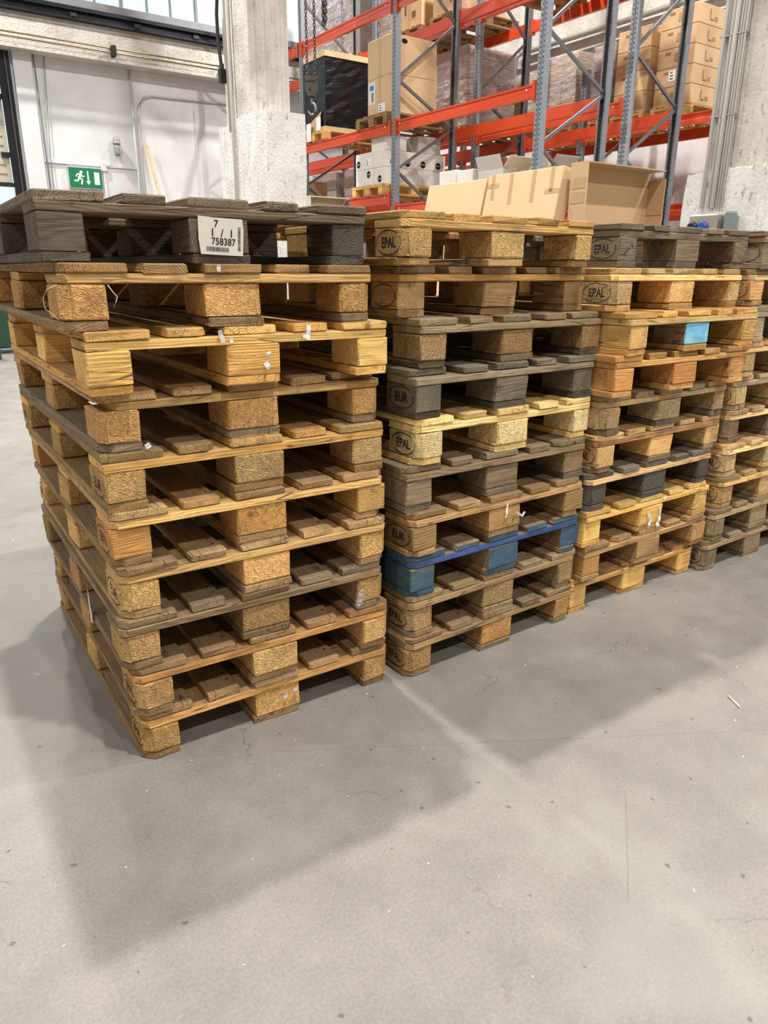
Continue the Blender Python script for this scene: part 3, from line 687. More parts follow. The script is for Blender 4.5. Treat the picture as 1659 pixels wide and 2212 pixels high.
SPEC = {
 1: [('tan', sp((142, 116, 86), (178, 136, 86), (190, 150, 92))), ('honey-brown', sp((140, 112, 82), (170, 128, 82), (192, 150, 94))),
     ('grey-brown', sp((122, 102, 80), (132, 112, 88), (168, 132, 84))), ('golden', sp((150, 122, 90), (186, 146, 96), (204, 162, 100))),
     ('smooth tan', sp((150, 120, 86), (196, 154, 98), (168, 128, 80), block='wood')), ('yellowish', sp((152, 120, 80), (200, 156, 96), (172, 138, 88), cut=False)),
     ('worn brown', sp((148, 122, 90), (178, 140, 92), (178, 136, 84), (136, 118, 94), short={4: .03}, cshort=.03)), ('fresh yellow', sp((196, 156, 98), (214, 170, 106), (214, 172, 108), (204, 160, 98), 'wood', cut=False)),
     ('straw-brown', sp((140, 112, 78), (176, 142, 96), (186, 140, 84), (124, 104, 80))), ('dark weathered', sp((104, 92, 80), (102, 90, 78), (84, 76, 70), (76, 68, 62), 'wood', cut=False))],
 2: [('brown', sp((126, 104, 80), (140, 114, 84), (170, 128, 76))), ('pale brown', sp((142, 118, 90), (152, 126, 94), (164, 132, 92))),
     ('blue painted', sp((140, 122, 98), (150, 126, 96), (140, 110, 80), block='wood', paint=True, pcol=(66, 92, 112), pcol2=(58, 84, 138))), ('light brown', sp((142, 116, 84), (168, 134, 94), (156, 124, 84), block='wood')),
     ('grey weathered', sp((112, 98, 82), (126, 108, 88), (132, 112, 90), block='wood', cut=False)), ('pale new', sp((226, 196, 136), (232, 204, 146), (214, 192, 142), (226, 190, 130))),
     ('dark grey', sp((104, 96, 86), (134, 122, 106), (98, 90, 80), (84, 76, 68), 'wood', cut=False, short={0: .03})), ('grey-brown', sp((132, 114, 90), (136, 120, 98), (148, 118, 80), (96, 84, 70), 'mix', cut=False)),
     ('medium brown', sp((124, 102, 78), (176, 140, 92), (150, 124, 92), (128, 106, 80), 'wood', cut=False)), ('sandy', sp((170, 136, 88), (180, 146, 96), (186, 148, 92), (150, 122, 84)))],
 3: [('bright tan', sp((170, 134, 88), (196, 152, 98), (206, 164, 104), block='wood', cut=False)), ('soft brown', sp((150, 122, 88), (178, 142, 98), (178, 140, 96), block='wood', cut=False)),
     ('amber', sp((180, 146, 94), (208, 164, 98), (212, 168, 98), block='wood', cut=False)), ('dark-blocked', sp((100, 92, 84), (208, 166, 118), (84, 76, 70), (86, 78, 70))),
     ('pinkish', sp((186, 156, 112), (158, 114, 80), (186, 152, 106), (128, 108, 86), 'wood')), ('dull brown', sp((146, 126, 98), (160, 136, 104), (162, 136, 102), (112, 98, 82))),
     ('orange-brown', sp((172, 130, 80), (198, 152, 98), (186, 132, 80), (182, 136, 86), 'wood', cut=False)), ('yellow-brown', sp((192, 146, 88), (176, 148, 104), (192, 154, 98), (190, 146, 90), 'wood', cut=False, over={(1, 0): dict(col=(120, 186, 226), paint=True)})),
     ('light sandy', sp((176, 146, 104), (222, 182, 126), (200, 162, 110), (170, 136, 92))), ('dark grey-brown', sp((108, 96, 82), (128, 112, 94), (112, 98, 84), (104, 92, 80), 'wood', cut=False))],
 4: [('ash-brown', sp((128, 112, 92), (140, 120, 96), (138, 118, 94))), ('dusty brown', sp((130, 112, 90), (148, 126, 98), (146, 124, 96))),
     ('golden', sp((162, 134, 96), (196, 158, 104), (184, 146, 96))), ('cream', sp((176, 148, 108), (214, 182, 134), (196, 166, 122))),
     ('reddish-brown', sp((150, 126, 100), (206, 176, 132), (130, 108, 88), (118, 100, 82))), ('light tan', sp((156, 134, 106), (150, 134, 114), (196, 164, 114))),
     ('tan', sp((168, 138, 98), (190, 154, 106), (176, 142, 98))), ('silver-grey', sp((140, 126, 110), (150, 138, 122), (148, 136, 120), block='wood')),
     ('brownish', sp((150, 126, 96), (192, 160, 118), (190, 152, 104), block='wood')), ('dark', sp((112, 98, 84), (150, 128, 98), (120, 104, 88), block='wood', cut=False))]}
ORD = ['lowest', 'second', 'third', 'fourth', 'fifth', 'sixth', 'seventh', 'eighth', 'ninth', 'topmost']
STACK = {1: 'the stack under the number label', 2: 'the stack with the blue pallet', 3: 'the stack with a light-blue block', 4: 'the stack farthest from number label'}
FL, BL, ML = (0, 0), (0, 2), (0, 1)
STAMPS = {(1, 1): {FL: 'EPAL'}, (1, 2): {FL: 'EPAL', BL: 'EUR'}, (1, 4): {FL: 'EUR', BL: 'EPAL'}, (1, 5): {FL: 'EPAL'}, (1, 6): {FL: 'EUR', BL: 'EPAL'},
          (2, 1): {FL: 'EPAL'}, (2, 2): {FL: 'EPAL'}, (2, 4): {FL: 'EUR'}, (2, 6): {FL: 'EPAL'}, (2, 7): {FL: 'EUR'}, (2, 10): {FL: 'EPAL'}, (2, 9): {FL: ''},
          (3, 5): {FL: 'EPAL'}, (3, 9): {FL: 'EPAL'}, (3, 10): {FL: 'EPAL'},
          (4, 1): {FL: 'EPAL'}, (4, 3): {FL: 'EPAL'}, (4, 4): {FL: 'EPAL'}, (4, 6): {FL: 'EPAL'}, (4, 9): {FL: 'EPAL'}, (4, 10): {FL: ''}}
PAL = {}
for s_ in (1, 2, 3, 4):
    for l_ in range(10):
        x, y, a = POS[s_][l_]; look, spec = SPEC[s_][l_]
        where = ORD[l_] + (' from the floor in ' if 0 < l_ < 9 else ' in ') + STACK[s_]
        PAL[(s_, l_+1)] = pallet((x, y, .144*l_), math.radians(a), spec, '%s wooden pallet, %s' % (look, where), 'stacked wooden pallets', (s_, l_), stamps=STAMPS.get((s_, l_+1)))

# ---- things stuck on the pallets
def scrap(par, pts, th, name='tape_scrap', color=(232, 230, 226), loc=(0, 0, 0)):
    """small crumpled strip of tape or paper: a ribbon following points"""
    vs = []
    for (a, b) in pts: vs += [a, b]
    fs = [(2*i, 2*i+1, 2*i+3, 2*i+2) for i in range(len(pts)-1)]
    me = pydata('scrap', vs, fs, ['flat'])
    ob = link(name, me, par, loc, None, color)
    md = ob.modifiers.new('thick', 'SOLIDIFY'); md.thickness = th
    return ob
def front_scrap(key, x, z, w, h, tilt=0.0, name='tape_scrap', y=-.006, color=(232, 230, 226)):
    c, s = math.cos(tilt), math.sin(tilt); r = rnd('scrap', key, x, z); rows = []
    for i in range(4):
        t = i/3-.5; ww = w*(1-.3*abs(t)*r.random()); yy = r.uniform(-.004, .001)
        ax, az = -ww/2, t*h; b_x = ww/2
        rows.append(((ax*c-az*s, yy, ax*s+az*c), (b_x*c-az*s, yy-.002, b_x*s+az*c)))
    return scrap(PAL[key][0], rows, .0008, name, color, (x, y, z))
k = (1, 8)
for (x, z, w, h, t) in ((.315, .122, .011, .03, .3), (.34, .112, .008, .011, 0), (.55, .122, .011, .036, -.12), (.538, .115, .008, .014, .1), (.432, .045, .013, .02, .5), (.437, .075, .012, .008, .4)): front_scrap(k, x, z, w, h, t)
front_scrap((1, 7), .11, .012, .014, .012, .5); front_scrap((1, 9), .36, .134, .009, .016, -.2, color=(214, 206, 194))
for (x, z, w, h, t) in ((.395, .088, .007, .052, -.12), (.455, .066, .008, .036, 1.0), (.475, .062, .007, .02, -.7)): front_scrap((2, 4), x, z, w, h, t, y=-.008)
for (x, z, w, h, t) in ((.38, .06, .012, .04, .6), (.39, .035, .014, .03, -.4), (.45, .07, .008, .04, .1), (.445, .028, .016, .04, -.3), (.47, .124, .012, .012, .4)): front_scrap((3, 3), x, z, w, h, t, y=-.008)
front_scrap((1, 1), .42, .07, .014, .01, .5, y=-.004, color=(190, 190, 196)); front_scrap((1, 1), .455, .078, .012, .012, .2, y=-.004, color=(190, 190, 196))
lp_ = link('paper_scrap', flat_mesh([(-.012, -.06), (.016, -.05), (.01, .0), (.0, .06), (-.014, .02)], 'flat'), PAL[(1, 3)][0], (-.006, .36, .05), FACE_MX, (226, 224, 220))
# crumpled clear plastic on the right-hand block of a low pallet
def crumple(key, loc, r0, seed):
    bm = bmesh.new(); bmesh.ops.create_icosphere(bm, subdivisions=2, radius=r0); rr = rnd('cr', seed)
    for v in bm.verts: v.co = Vector((v.co.x*.7, v.co.y*.5, v.co.z*1.5))*rr.uniform(.55, 1.2)
    return link('plastic_scrap', mesh_from(bm, 'crumple', ['film']), PAL[key][0], loc, (0, .4, .2), (230, 230, 232))
crumple((1, 3), (.70, -.012, .046), .02, 1)
def string(par, pts, r, name, color): return link(name, tube_mesh(pts, r, 'flat', 6), par, (0, 0, 0), None, color)
string(PAL[(1, 9)][0], [(.0, -.002, .098), (-.02, .0, .09), (-.03, .0, .07), (-.028, .002, .05), (-.012, .004, .036), (-.004, .002, .026)], .0008, 'plastic_string', (206, 196, 182))
string(PAL[(1, 9)][0], [(.104, -.003, .098), (.112, -.004, .085), (.122, -.004, .072), (.118, -.004, .062), (.112, -.004, .05)], .0012, 'plastic_string', (210, 206, 200))
# the number label on the topmost pallet of the first stack
tp = PAL[(1, 10)][0]
lab = link('number_label', flat_mesh([(-.062, .046), (-.02, .045), (.058, .047), (.062, .02), (.060, -.044), (.02, -.045), (-.055, -.046), (-.061, -.01)], 'flat'),
           tp, (.398, -.0085, .060), Matrix.Rotation(math.radians(3.0), 3, 'Y') @ FACE_MY, (212, 208, 198))
lab.scale = (.9, .9, 1)
lab['label'] = 'creased white paper label with large black numbers and barcodes'
def ink(name, me, x, z, sx=1.0, col=(38, 36, 36)):
    t = link(name, me, lab, (x, z, .0008), None, col); t.scale = (sx, 1, 1); return t
ink('digits', text_mesh('7', .024, 'flat'), -.014, .030)
ink('digits', text_mesh('1  /  1', .027, 'flat'), .002, .008)
ink('digits', text_mesh('758387', .024, 'flat'), .006, -.013, .92)
def bars(n, L, h, seed, vert=False):
    r = rnd('bars', seed); vs, fs = [], []; t = 0
    while t < L:
        w = r.choice((.0006, .0011, .0017)); q = [(t, 0), (t+w, 0), (t+w, h), (t, h)]
        if vert: q = [(b, a) for a, b in q]
        i = len(vs); vs += [(a, b, 0) for a, b in q]; fs.append((i, i+1, i+2, i+3)); t += w + r.choice((.0006, .001, .0014))
    return pydata('bars', vs, fs, ['flat'])
ink('barcode', bars(30, .060, .011, 1), -.040, -.037, 1, (60, 58, 58))
ink('barcode', bars(30, .058, .007, 2, True), .046, -.032, 1, (60, 58, 58))

# ------------------------------------------------------------------ loads on the racks
CARD = (206, 168, 114)
def carton(x0, y0, z0, dx, dy, dz, label, color=CARD, group=None, tape=True, name='cardboard_box', prints=(), mat='card', parent=None):
    me = box_mesh(dx, dy, dz, mat, .006, .0)
    o = link(name, me, parent, (x0+dx/2, y0+dy/2, z0+dz/2), None, color)
    if parent is None: tag(o, label, 'box', group)
    if tape:
        link('packing_tape', flat_mesh([(-.03, -dz*.5+.006), (.03, -dz*.5+.006), (.03, dz*.5-.006), (-.03, dz*.5-.006)], 'gloss'), o, (-dx/2-.0012, 0, 0), FACE_MX, tuple(min(255, c*.93) for c in color))
    for (f, u, v, w, h, c) in prints:     # face, centre, size, colour
        p = [(-w/2, -h/2), (w/2, -h/2), (w/2, h/2), (-w/2, h/2)]
        if f == 'x': link('printed_mark', flat_mesh(p, 'flat'), o, (-dx/2-.002, u, v), FACE_MX, c)
        else: link('printed_mark', flat_mesh(p, 'flat'), o, (u, -dy/2-.002, v), FACE_MY, c)
    return o
INK = (112, 92, 66); WHITE = (238, 238, 236)
def paper(o, dx, dy, f, u, v, w, h, rows=3):
    q = [(-w/2, -h/2), (w/2, -h/2), (w/2, h/2), (-w/2, h/2)]
    if f == 'x': s = link('paper_label', flat_mesh(q, 'flat'), o, (-dx/2-.003, u, v), FACE_MX, WHITE)
    else: s = link('paper_label', flat_mesh(q, 'flat'), o, (u, -dy/2-.003, v), FACE_MY, WHITE)
    for i in range(rows):
        zz = h*(.28-.28*i); ww = w*(.32 if i else .22)
        link('print', flat_mesh([(-w*.35, -h*.05), (-w*.35+ww, -h*.05), (-w*.35+ww, h*.05), (-w*.35, h*.05)], 'flat'), s, (0, zz, .001), None, (70, 70, 74))
    return s
def rack_pallet(x, y, z, label, spec, seed, w=.8):
    # seen end-on from the aisle: long side runs into the rack
    P, _ = pallet((x, y+w, z), -math.pi/2, dict(spec, cut=False), label, 'pallets in the racks', ('rack', seed))
    P.scale = (w/.8, 1, 1)
    return P
TAN = sp((196, 158, 104), (204, 166, 110), (198, 160, 104), block='wood'); BRN = sp((150, 122, 88), (156, 128, 92), (140, 112, 80), block='wood')
Z1, Z2, ZM = 2.32, 4.69, 3.23          # beam tops of the hook-side rack
# black wrapped load
rack_pallet(6.46, 11.03, ZM, 'pale pallet carrying the black wrapped load', TAN, 1, .65)
bl = thing('wrapped_load', 'tall load wrapped in black film with cardboard cap', 'pallet load', (6.52, 11.05, ZM+.144))
bx('cardboard_base', -.02, 1.02, -.01, .65, 0, .055, 'card', CARD, bl)
def wrapped_body(dx, dy, z0, z1, seed, mat, n=14):
    bm = bmesh.new(); r = rnd('wrap', seed); rings = []
    per = [(0, dy*i/6) for i in range(6, 0, -1)] + [(dx*i/8, 0) for i in range(8)] + [(dx, dy*i/6) for i in range(6)] + [(dx*i/8, dy) for i in range(8, 0, -1)]
    for k in range(n+1):
        rings.append([bm.verts.new((a + r.uniform(-.006, .006), b + r.uniform(-.006, .006), z0+(z1-z0)*k/n)) for a, b in per])
    m = len(per)
    for a, b in zip(rings, rings[1:]):
        for i in range(m): bm.faces.new((a[i], a[(i+1) % m], b[(i+1) % m], b[i]))
    bm.faces.new(rings[0]); bm.faces.new(rings[-1])
    bmesh.ops.recalc_face_normals(bm, faces=bm.faces)
    return mesh_from(bm, 'wrap', [mat])
link('film_wrap', wrapped_body(1.0, .64, .055, 1.02, 1, 'black_film'), bl, (0, 0, 0), None, (26, 27, 34))
bx('cardboard_cap', -.015, 1.015, -.015, .655, 1.02, 1.10, 'card', (214, 178, 122), bl)
link('cardboard_corner', flat_mesh([(-.38, -.02), (.05, -.02), (.28, .24), (.02, .16)], 'card'), bl, (-.022, .36, .03), FACE_MX, CARD)
p1 = link('paper_label', flat_mesh([(-.07, -.1), (.07, -.1), (.07, .1), (-.07, .1)], 'flat'), bl, (-.03, .18, .10), FACE_MX, WHITE)
p2 = link('paper_label', flat_mesh([(-.075, -.13), (.075, -.13), (.075, .13), (-.075, .13)], 'flat'), bl, (-.075, .42, -.0), FACE_MX, WHITE)
# two big plain cartons
rack_pallet(6.46, 9.285, ZM, 'brown pallet under the two big plain cartons', BRN, 2)
b1 = carton(6.55, 9.30, ZM+.145, .78, .60, .47, 'large plain carton with paper label, under a second large carton', (214, 176, 120), 'big plain cartons')
paper(b1, .78, .6, 'x', -.06, -.15, .17, .11); s1 = link('shipping_label', flat_mesh([(-.09, -.14), (.09, -.14), (.09, .14), (-.09, .14)], 'flat'), b1, (-.393, .19, .06), FACE_MX, (226, 226, 222))
link('blue_print', flat_mesh([(-.05, -.03), (.05, -.03), (.05, .03), (-.05, .03)], 'flat'), s1, (0, .07, .001), None, (60, 130, 190))
link('grey_print', flat_mesh([(-.025, -.06), (.025, -.06), (.025, .06), (-.025, .06)], 'flat'), s1, (.02, -.05, .001), None, (120, 124, 130))
b2 = carton(6.55, 9.30, ZM+.617, .78, .60, .48, 'large plain carton with black hand hole, stacked on another carton', (214, 176, 120), 'big plain cartons')
link('hand_hole', disc_mesh(.03, 'flat', 20, .05), b2, (-.18, -.302, .17), FACE_MY, (18, 14, 12))
# clear-wrapped loads (cartons under film)
def wrapped(x, y, z, dx, dy, nx, ny, nz, bh, label, color, seed, pal=True, palspec=BRN, rows_film=True):
    if pal: rack_pallet(x-.04, y-.01, z, 'worn pallet under %s' % label.split(',')[0], palspec, ('w', seed), dy+.02); z += .145
    T = thing('wrapped_load', label, 'pallet load', (x, y, z)); r = rnd('wl', seed)
    cx, cy = dx/nx, dy/ny
    for i in range(nx):
        for j in range(ny):
            if 0 < i < nx-1 and 0 < j < ny-1: continue
            for k in range(nz):
                kk = 1 + r.uniform(-.07, .07)
                link('carton', box_mesh(cx-.008, cy-.008, bh-.006, 'card', .004), T, (cx*(i+.5), cy*(j+.5), bh*(k+.5)), (0, 0, r.uniform(-.01, .01)), tuple(c*kk for c in color))
    if rows_film: link('film_wrap', wrapped_body(dx+.024, dy+.024, .0, bh*nz+.01, seed, 'film'), T, (-.012, -.012, 0))
    return T
PINK = (186, 154, 130)
wrapped(8.0, 9.42, ZM, .97, .74, 3, 2, 5, .21, 'clear-wrapped load of brown cartons in the middle bay, beside empty beams', PINK, 11)
for i, (y, dy, col, nz) in enumerate(((13.58, .70, (178, 170, 172), 4), (12.95, .57, (170, 160, 160), 4), (12.38, .50, (176, 164, 158), 5), (11.26, .47, (182, 156, 132), 4))):
    wrapped(8.0, y, 4.80, .95, dy, 2, 2, nz, .33, ('film-wrapped tall load on upper beams beside the hoist chains', 'film-wrapped narrower load on upper beams behind the slack chain', 'film-wrapped brown load on upper beams behind the black load', 'film-wrapped load on upper beams above the big plain cartons')[i], col, 20+i, True, TAN)
# plain cartons high up
for i, (y, dx, col) in enumerate(((10.56, .9, (206, 166, 108)), (9.62, .9, (200, 166, 122)))):
    rack_pallet(7.95, y-.04, 4.80, ('pallet under the tall upper cartons nearest the concrete column', 'pallet under the upper cartons beside the rack frame')[i], BRN, ('u', i), .71)
    for k in range(2):
        carton(8.0, y, 4.945+.46*k, dx, .66, .455, ('lower', 'upper')[k] + ' ' + ('brown carton on upper beams behind the slotted post', 'pale brown carton on upper beams next to crossing braces')[i], col, 'cartons on the upper beams', prints=[('x', .1, .05, .05, .16, INK), ('x', -.12, -.05, .1, .09, INK)])
for i, y in enumerate((7.0, 7.9)):
    rack_pallet(7.95, y, 4.80, ('empty-looking pallet on upper beams at the bay end', 'empty-looking pallet on upper beams mid bay')[i], BRN, ('e', i))
# white boxes with black dots
rack_pallet(6.46, 9.40, Z1, 'light pallet carrying white boxes with black dots', TAN, 31)
WB = (226, 222, 214)
def dot(o, dx, dy, f, u, v):
    d = link('black_dot', disc_mesh(.048, 'flat'), o, (-dx/2-.002, u, v) if f == 'x' else (u, -dy/2-.002, v), FACE_MX if f == 'x' else FACE_MY, (22, 24, 26))
    link('white_bar', flat_mesh([(-.036, -.006), (.036, -.006), (.036, .006), (-.036, .006)], 'flat'), d, (0, 0, .001), None, (200, 204, 206))
zt = Z1+.146
for i in range(3):     # upper tier, aisle side
    o = carton(6.52, 9.44+.25*i, zt+.226, .28, .247, .222, ('upper-tier white corner box with its dot towards the frame', 'upper-tier white box with a paper label facing the aisle', 'upper-tier white dotted box beside the paper-labelled one')[i], WB, 'white boxes with dots', False, 'white_box')
    if i == 2: dot(o, .28, .247, 'x', .04, -.03)
    if i == 1: paper(o, .28, .247, 'x', .02, -.02, .16, .1)
    if i == 0: dot(o, .28, .247, 'y', .02, -.04)
for i in range(3):     # upper tier, along the frame
    o = carton(6.803+.283*i, 9.44, zt+.226, .28, .247, .222, ('upper-tier white dotted box right next to the corner box', 'upper-tier white dotted box, third from the corner along frame', 'upper-tier white dotted box, fourth from the corner along frame')[i], WB, 'white boxes along frame', False, 'white_box')
    dot(o, .28, .247, 'y', 0, -.04)
for i in range(3):
    o = carton(6.52, 9.44+.25*i, zt, .28, .247, .224, ('lower-tier white corner box with a low dot', 'lower-tier white box with a high dot beside the corner', 'plain lower-tier white box under the last dotted one')[i], WB, 'white boxes in lower tier', False, 'white_box')
    if i < 2: dot(o, .28, .247, 'x', .02 if i else -.02, .04 if i else -.04)
for i in range(2):
    carton(6.803+.424*i, 9.44, zt, .42, .247, .224, ('wide white lower-tier box next to the corner box', 'wide white lower-tier box deeper in, along the frame')[i], WB, 'wide white boxes', False, 'white_box')
for i in range(2):
    carton(6.9+.4*i, 9.72, zt+.0, .39, .45, .445, ('tall white box behind the dotted row, nearer the aisle', 'tall white box behind the dotted row, deeper in rack')[i], WB, 'back white boxes', False, 'white_box')
carton(6.56, 9.32+.12, zt+.45, .36, .38, .19, 'single white box lying on top of dotted boxes', WB, None, False, 'white_box')
carton(7.15, 9.46, zt+.45, .42, .40, .23, 'greyish carton on top of the dotted boxes by the frame', (196, 190, 182), None, False)
# white boxes in the empty-topped bay
rack_pallet(6.46, 7.5, 2.16, 'pallet under the plain white boxes behind leaning cardboard', TAN, 32)
rack_pallet(6.46, 6.62, 2.16, 'pallet under the open white cartons behind leaning cardboard', TAN, 33)
for i, (x, y, dx, dy) in enumerate(((6.52, 7.82, .34, .34), (6.52, 7.5, .40, .31), (6.95, 7.6, .4, .5))):
    carton(x, y, 2.306, dx, dy, (.19, .0+.17, .2)[i], ('plain white box nearest the dotted boxes', 'plain white box between two open cartons', 'plain white box set back behind others')[i], WB, None, False, 'white_box')
def open_carton(x0, y0, z0, dx, dy, dz, label, color, flap=.16):
    t = .006
    T = thing('open_carton', label, 'box', (x0, y0, z0))
    bx('side_panel', 0, t, 0, dy, 0, dz, 'card', color, T); bx('side_panel', dx-t, dx, 0, dy, 0, dz, 'card', color, T)
    bx('end_panel', t, dx-t, 0, t, 0, dz, 'card', color, T); bx('end_panel', t, dx-t, dy-t, dy, 0, dz, 'card', color, T)
    bx('bottom_panel', t, dx-t, t, dy-t, 0, t, 'card', color, T)
    link('flap', box_mesh(t, dy-.01, flap, 'card'), T, (-.03, dy/2, dz+flap*.46), (0, -.42, 0), color)
    link('flap', box_mesh(dx-.01, t, flap, 'card'), T, (dx/2, -.05, dz+flap*.42), (.7, 0, 0), color)
    link('flap', box_mesh(dx-.01, t, flap, 'card'), T, (dx/2, dy+.03, dz+flap*.46), (-.35, 0, 0), color)
    return T
open_carton(6.54, 6.98, 2.306, .42, .44, .13, 'open white carton with raised flaps beside the slotted post', (208, 202, 194))
open_carton(7.02, 6.7, 2.306, .42, .46, .15, 'open greyish carton with raised flaps near frame brace', (196, 190, 182))
# loads on the lower beams in the far bay
wrapped(8.0, 13.2, 2.32, .95, .9, 2, 3, 2, .30, 'film-wrapped load on lower beams beside the concrete column', (176, 160, 146), 41)
wrapped(8.0, 12.1, 2.32, .95, .78, 2, 2, 2, .30, 'film-wrapped brown load on lower beams next to dotted boxes', (178, 150, 120), 42)
rack_pallet(6.46, 12.0, Z1, 'pallet on lower beams beside the concrete column', BRN, 43)
carton(6.55, 12.1, Z1+.145, .6, .7, .28, 'brown carton on lower beams beside the concrete column', (200, 162, 108))
carton(6.55, 12.85, Z1, .6, .6, .2, 'low brown carton half hidden by the concrete column', (204, 168, 114))
# loads on the rack along the pipe wall
Z3 = 3.26
wrapped(9.46, 9.36, Z3, .6, .56, 1, 2, 4, .22, 'film-wrapped brown cartons on wall rack next to dark upright', (190, 158, 118), 51, True, TAN)
wrapped(9.46, 8.60, Z3, .7, .60, 1, 2, 3, .33, 'film-wrapped brown cartons on wall rack behind the short post', (184, 152, 112), 52, True, TAN)
wrapped(9.46, 7.93, Z3, .6, .345, 1, 2, 3, .32, 'shiny film-wrapped cartons on wall rack left of printed cartons', (176, 156, 136), 53, True, TAN)
for i, (y, x1, hh, n) in enumerate(((7.31, .56, .265, 4), (6.62, .60, .23, 5))):
    rack_pallet(9.42, y-.01, Z3, ('pallet under the shorter column of printed cartons', 'pallet under the taller column of printed cartons')[i], TAN, ('p', i), .58)
    for k in range(n):
        o = carton(9.46, y, Z3+.145+hh*k, x1, .56, hh-.004, '%s printed carton in the %s column by the column conduits' % (('lowest', 'second', 'third', 'fourth', 'topmost')[k], ('four-high', 'five-high')[i]), ((204, 164, 108), (208, 170, 114))[(k+i) % 2], 'printed cartons on wall rack', False,
                   prints=[('x', -.05, .0, .14, .10, (176, 142, 98)), ('x', .12, .06, .08, .03, (150, 122, 86)), ('y', -.06, .01, .018, .11, (140, 112, 78)), ('y', -.02, -.05, .07, .018, (140, 112, 78)), ('y', .07, -.03, .07, .05, (166, 134, 92))])
        if k == 1: paper(o, x1, .56, 'x', .0, .02, .16, .13)

# ------------------------------------------------------------------ chain hoist
hk = thing('chain_hoist_hook', 'grey hook block hanging from two chains in front of the racks', 'hoist', (5.6, 9.86, 3.3))
def chain_mesh(z0, z1, mat='steel', lw=.016, ll=.055, r=.0065):
    bm = bmesh.new(); n = int((z1-z0)/(ll*.72)); k = 8
    for i in range(n):
        zc = z0 + (i+.5)*ll*.72; pts = []
        for t in range(12):
            a = 2*math.pi*t/12; u = math.cos(a)*lw; w = math.sin(a)*ll/2
            pts.append(Vector((u, 0, zc+w)) if i % 2 == 0 else Vector((0, u, zc+w)))
        rings = []
        for j, p in enumerate(pts):
            tt = (pts[(j+1) % 12]-pts[j-1]).normalized(); ref = Vector((0, 1, 0)) if i % 2 == 0 else Vector((1, 0, 0)); w2 = tt.cross(ref)
            rings.append([bm.verts.new(p + (ref*math.cos(2*math.pi*q/5) + w2*math.sin(2*math.pi*q/5))*r) for q in range(5)])
        for j in range(12):
            a, b = rings[j], rings[(j+1) % 12]
            for q in range(5): bm.faces.new((a[q], a[(q+1) % 5], b[(q+1) % 5], b[q]))
    bmesh.ops.recalc_face_normals(bm, faces=bm.faces)
    return mesh_from(bm, 'chain', [mat])
rv = Vector((math.cos(YAW), -math.sin(YAW), 0))
for s_ in (-.055, .055):
    link('chain', chain_mesh(.47, 4.6), hk, rv*s_, (0, 0, .6), (92, 90, 84))
hb = link('hook_block', mesh_from(prism_bm([(-.085, .48), (.085, .48), (.085, .45), (.075, .44), (.078, .30), (.05, .235), (-.05, .235), (-.078, .30), (-.075, .44), (-.085, .45)], -.055, .055, 1), 'hb', ['matte']), hk, (0, 0, 0), (0, 0, -YAW), (84, 82, 72))
bx('block_groove', -.07, .07, -.058, -.054, .40, .42, 'matte', (50, 48, 44), hb)
link('block_bolt', disc_mesh(.014, 'flat', 12), hb, (-.02, -.0575, .31), FACE_MY, (30, 28, 26))
pts = [(0, 0, .24), (0, 0, .19)] + [(.052*math.sin(a)+.0, 0, .085+.075*math.cos(a)) for a in [math.radians(t) for t in (0, 30, 60, 90, 120, 150, 180, 210, 235, 255)]]
link('hook', tube_mesh(pts, [.016, .014, .014, .016, .018, .019, .019, .019, .018, .016, .012, .007], 'steel', 8), hk, (0, 0, 0), (0, 0, -YAW), (150, 150, 150))
ch = thing('slack_chain', 'loose end of dark chain hanging beside the hoist hook', 'chain', (5.6, 9.5, 4.3))
link('chain', chain_mesh(.0, 3.7, lw=.022, ll=.06, r=.01), ch, (0, 0, 0), None, (74, 72, 68))
link('chain', chain_mesh(.02, 3.7, lw=.022, ll=.06, r=.01), ch, (.035, .02, 0), (0, 0, .8), (74, 72, 68))

# ------------------------------------------------------------------ cardboard standing behind the stacks
def leaning(name, y0, y1, xt, ztop, tilt, label, thick, tapes):
    dy = y1-y0; Lh = ztop/math.cos(tilt)
    T = thing(name, label, 'cardboard', (xt-ztop*math.tan(tilt), y0, 0))
    me = box_mesh(thick, dy, Lh-.02, 'card', .004)
    b = link('panel', me, T, (math.sin(tilt)*Lh/2 + thick/2*math.cos(tilt), dy/2, math.cos(tilt)*Lh/2 + .012 + thick*.1), (0, tilt, 0), (216, 182, 128))
    for (u, v, w, h, a) in tapes:
        c, s = math.cos(a), math.sin(a); q = [(-w/2, -h/2), (w/2, -h/2), (w/2, h/2), (-w/2, h/2)]
        link('packing_tape', flat_mesh([(x*c-y*s, x*s+y*c) for x, y in q], 'gloss'), b, (-thick/2-.0012, u, v), FACE_MX, (190, 154, 106))
    return T
leaning('leaning_carton', 3.31, 3.97, 3.60, 1.86, .21, 'flat taped cardboard carton leaning behind the pallet stacks', .10,
        [(.27, .86, .03, .16, .15), (.27, .87, .11, .028, .0), (.1, .84, .03, .19, .1), (-.1, .84, .03, .19, .1), (-.25, .87, .03, .15, .1), (-.27, .80, .12, .028, .0)])
leaning('leaning_carton', 3.99, 4.62, 3.60, 1.85, .23, 'flat untaped cardboard carton leaning beside a taped one', .08, [])
tr = thing('cardboard_tray', 'tall open cardboard tray standing on end behind the stacks', 'cardboard', (3.6, 3.13, 0))
TC = (198, 158, 102); tw, td, th = .74, .13, 1.89
bx('back_panel', 0, tw, td-.006, td, 0, th, 'card', TC, tr)
sd = bx('side_panel', 0, .006, 0, td-.006, 0, th, 'card', (206, 168, 114), tr); bx('side_panel', tw-.006, tw, .0, td-.006, 0, th-.05, 'card', TC, tr)
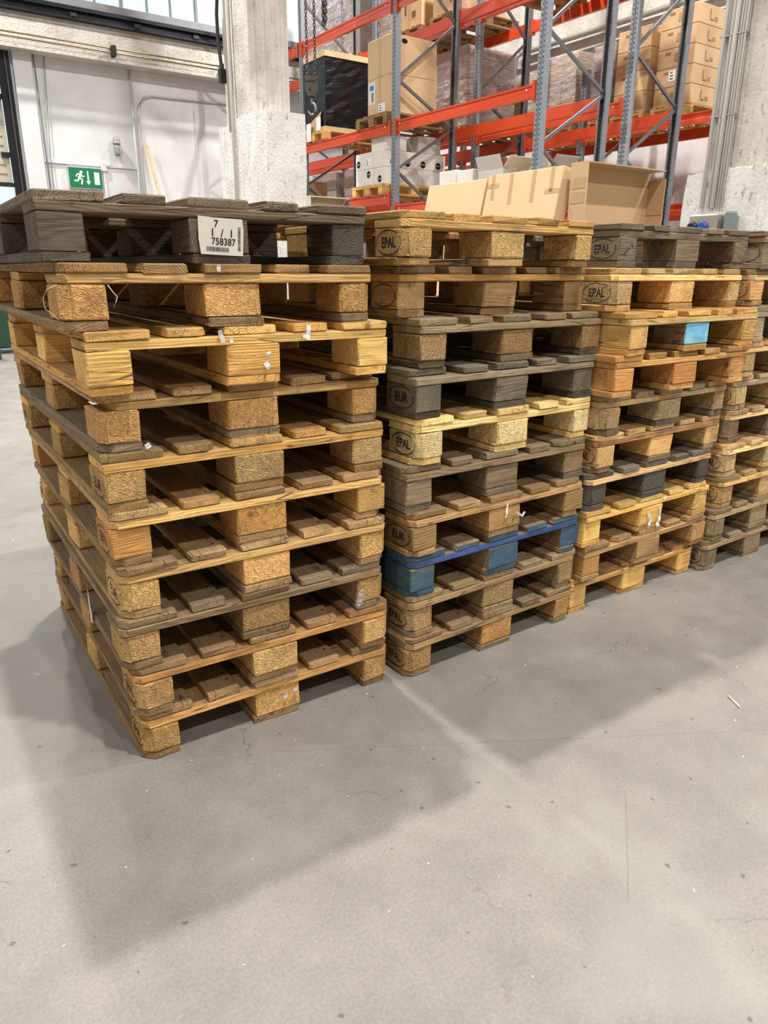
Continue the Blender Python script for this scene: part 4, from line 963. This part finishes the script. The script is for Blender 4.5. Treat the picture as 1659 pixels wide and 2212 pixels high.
link('top_panel', box_mesh(tw-.012, td-.008, .006, 'card'), tr, (tw/2, td/2-.003, th-.004), (0, 0, 0), TC); bx('bottom_panel', .006, tw-.006, 0, td-.006, 0, .006, 'card', TC, tr)
link('corner_flap', flat_mesh([(0, 0), (.12, 0), (.12, .20), (.04, .20)], 'card'), tr, (tw-.009, td-.01, th-.26), Matrix(((0, 0, -1), (-1, 0, 0), (0, 1, 0))), (188, 148, 94))
for zz in (.30, .38): link('clear_tape', flat_mesh([(-.05, -.03), (.05, -.03), (.05, .03), (-.05, .03)], 'gloss'), sd, (-.0045, 0, zz+.45), FACE_MX, (192, 164, 122))
lp = thing('carton_lid', 'shallow cardboard lid with pale rim standing behind pallets', 'cardboard', (2.56, 4.55, 0))
lx, lz = .30, 1.745
bx('lid_panel', .0, lx, .05, .056, 0, lz, 'card', (186, 168, 140), lp)
bx('rim', -.006, 0, 0, .056, 0, lz, 'card', (226, 222, 214), lp); bx('rim', lx, lx+.006, 0, .056, 0, lz-.02, 'card', (150, 142, 130), lp); bx('rim', 0, lx, .0, .05, lz-.006, lz, 'card', (214, 206, 192), lp)

# ------------------------------------------------------------------ small litter on the floor
tag(link('plastic_straw', tube_mesh([(-.0, -.032, .003), (.0, .032, .003)], .0026, 'gloss', 8), None, (2.04, 1.0, 0), (0, 0, -.5), (226, 224, 216)), 'tiny pale straw lying alone on the concrete floor', 'straw')

# ------------------------------------------------------------------ high-bay lamp housings
lamp_body = lathe_mesh([(.05, .45), (.09, .44), (.12, .30), (.27, .12), (.29, .05), (.29, .035)], 'gloss', 24)
lamp_diff = lathe_mesh([(.27, .035), (.27, .03)], 'lamp_glow', 24)
for (x, y) in LAMPS:
    H = thing('high_bay_lamp', 'round grey high-bay lamp hanging under the hall ceiling', 'lamp', (x, y, LAMP_Z), 0, 'ceiling lamps')
    link('housing', lamp_body, H, (0, 0, 0), None, (120, 122, 126)); link('diffuser', lamp_diff, H)
    bx('suspension_rod', -.01, .01, -.01, .01, .45, ZC-LAMP_Z, 'steel', (120, 120, 120), H)
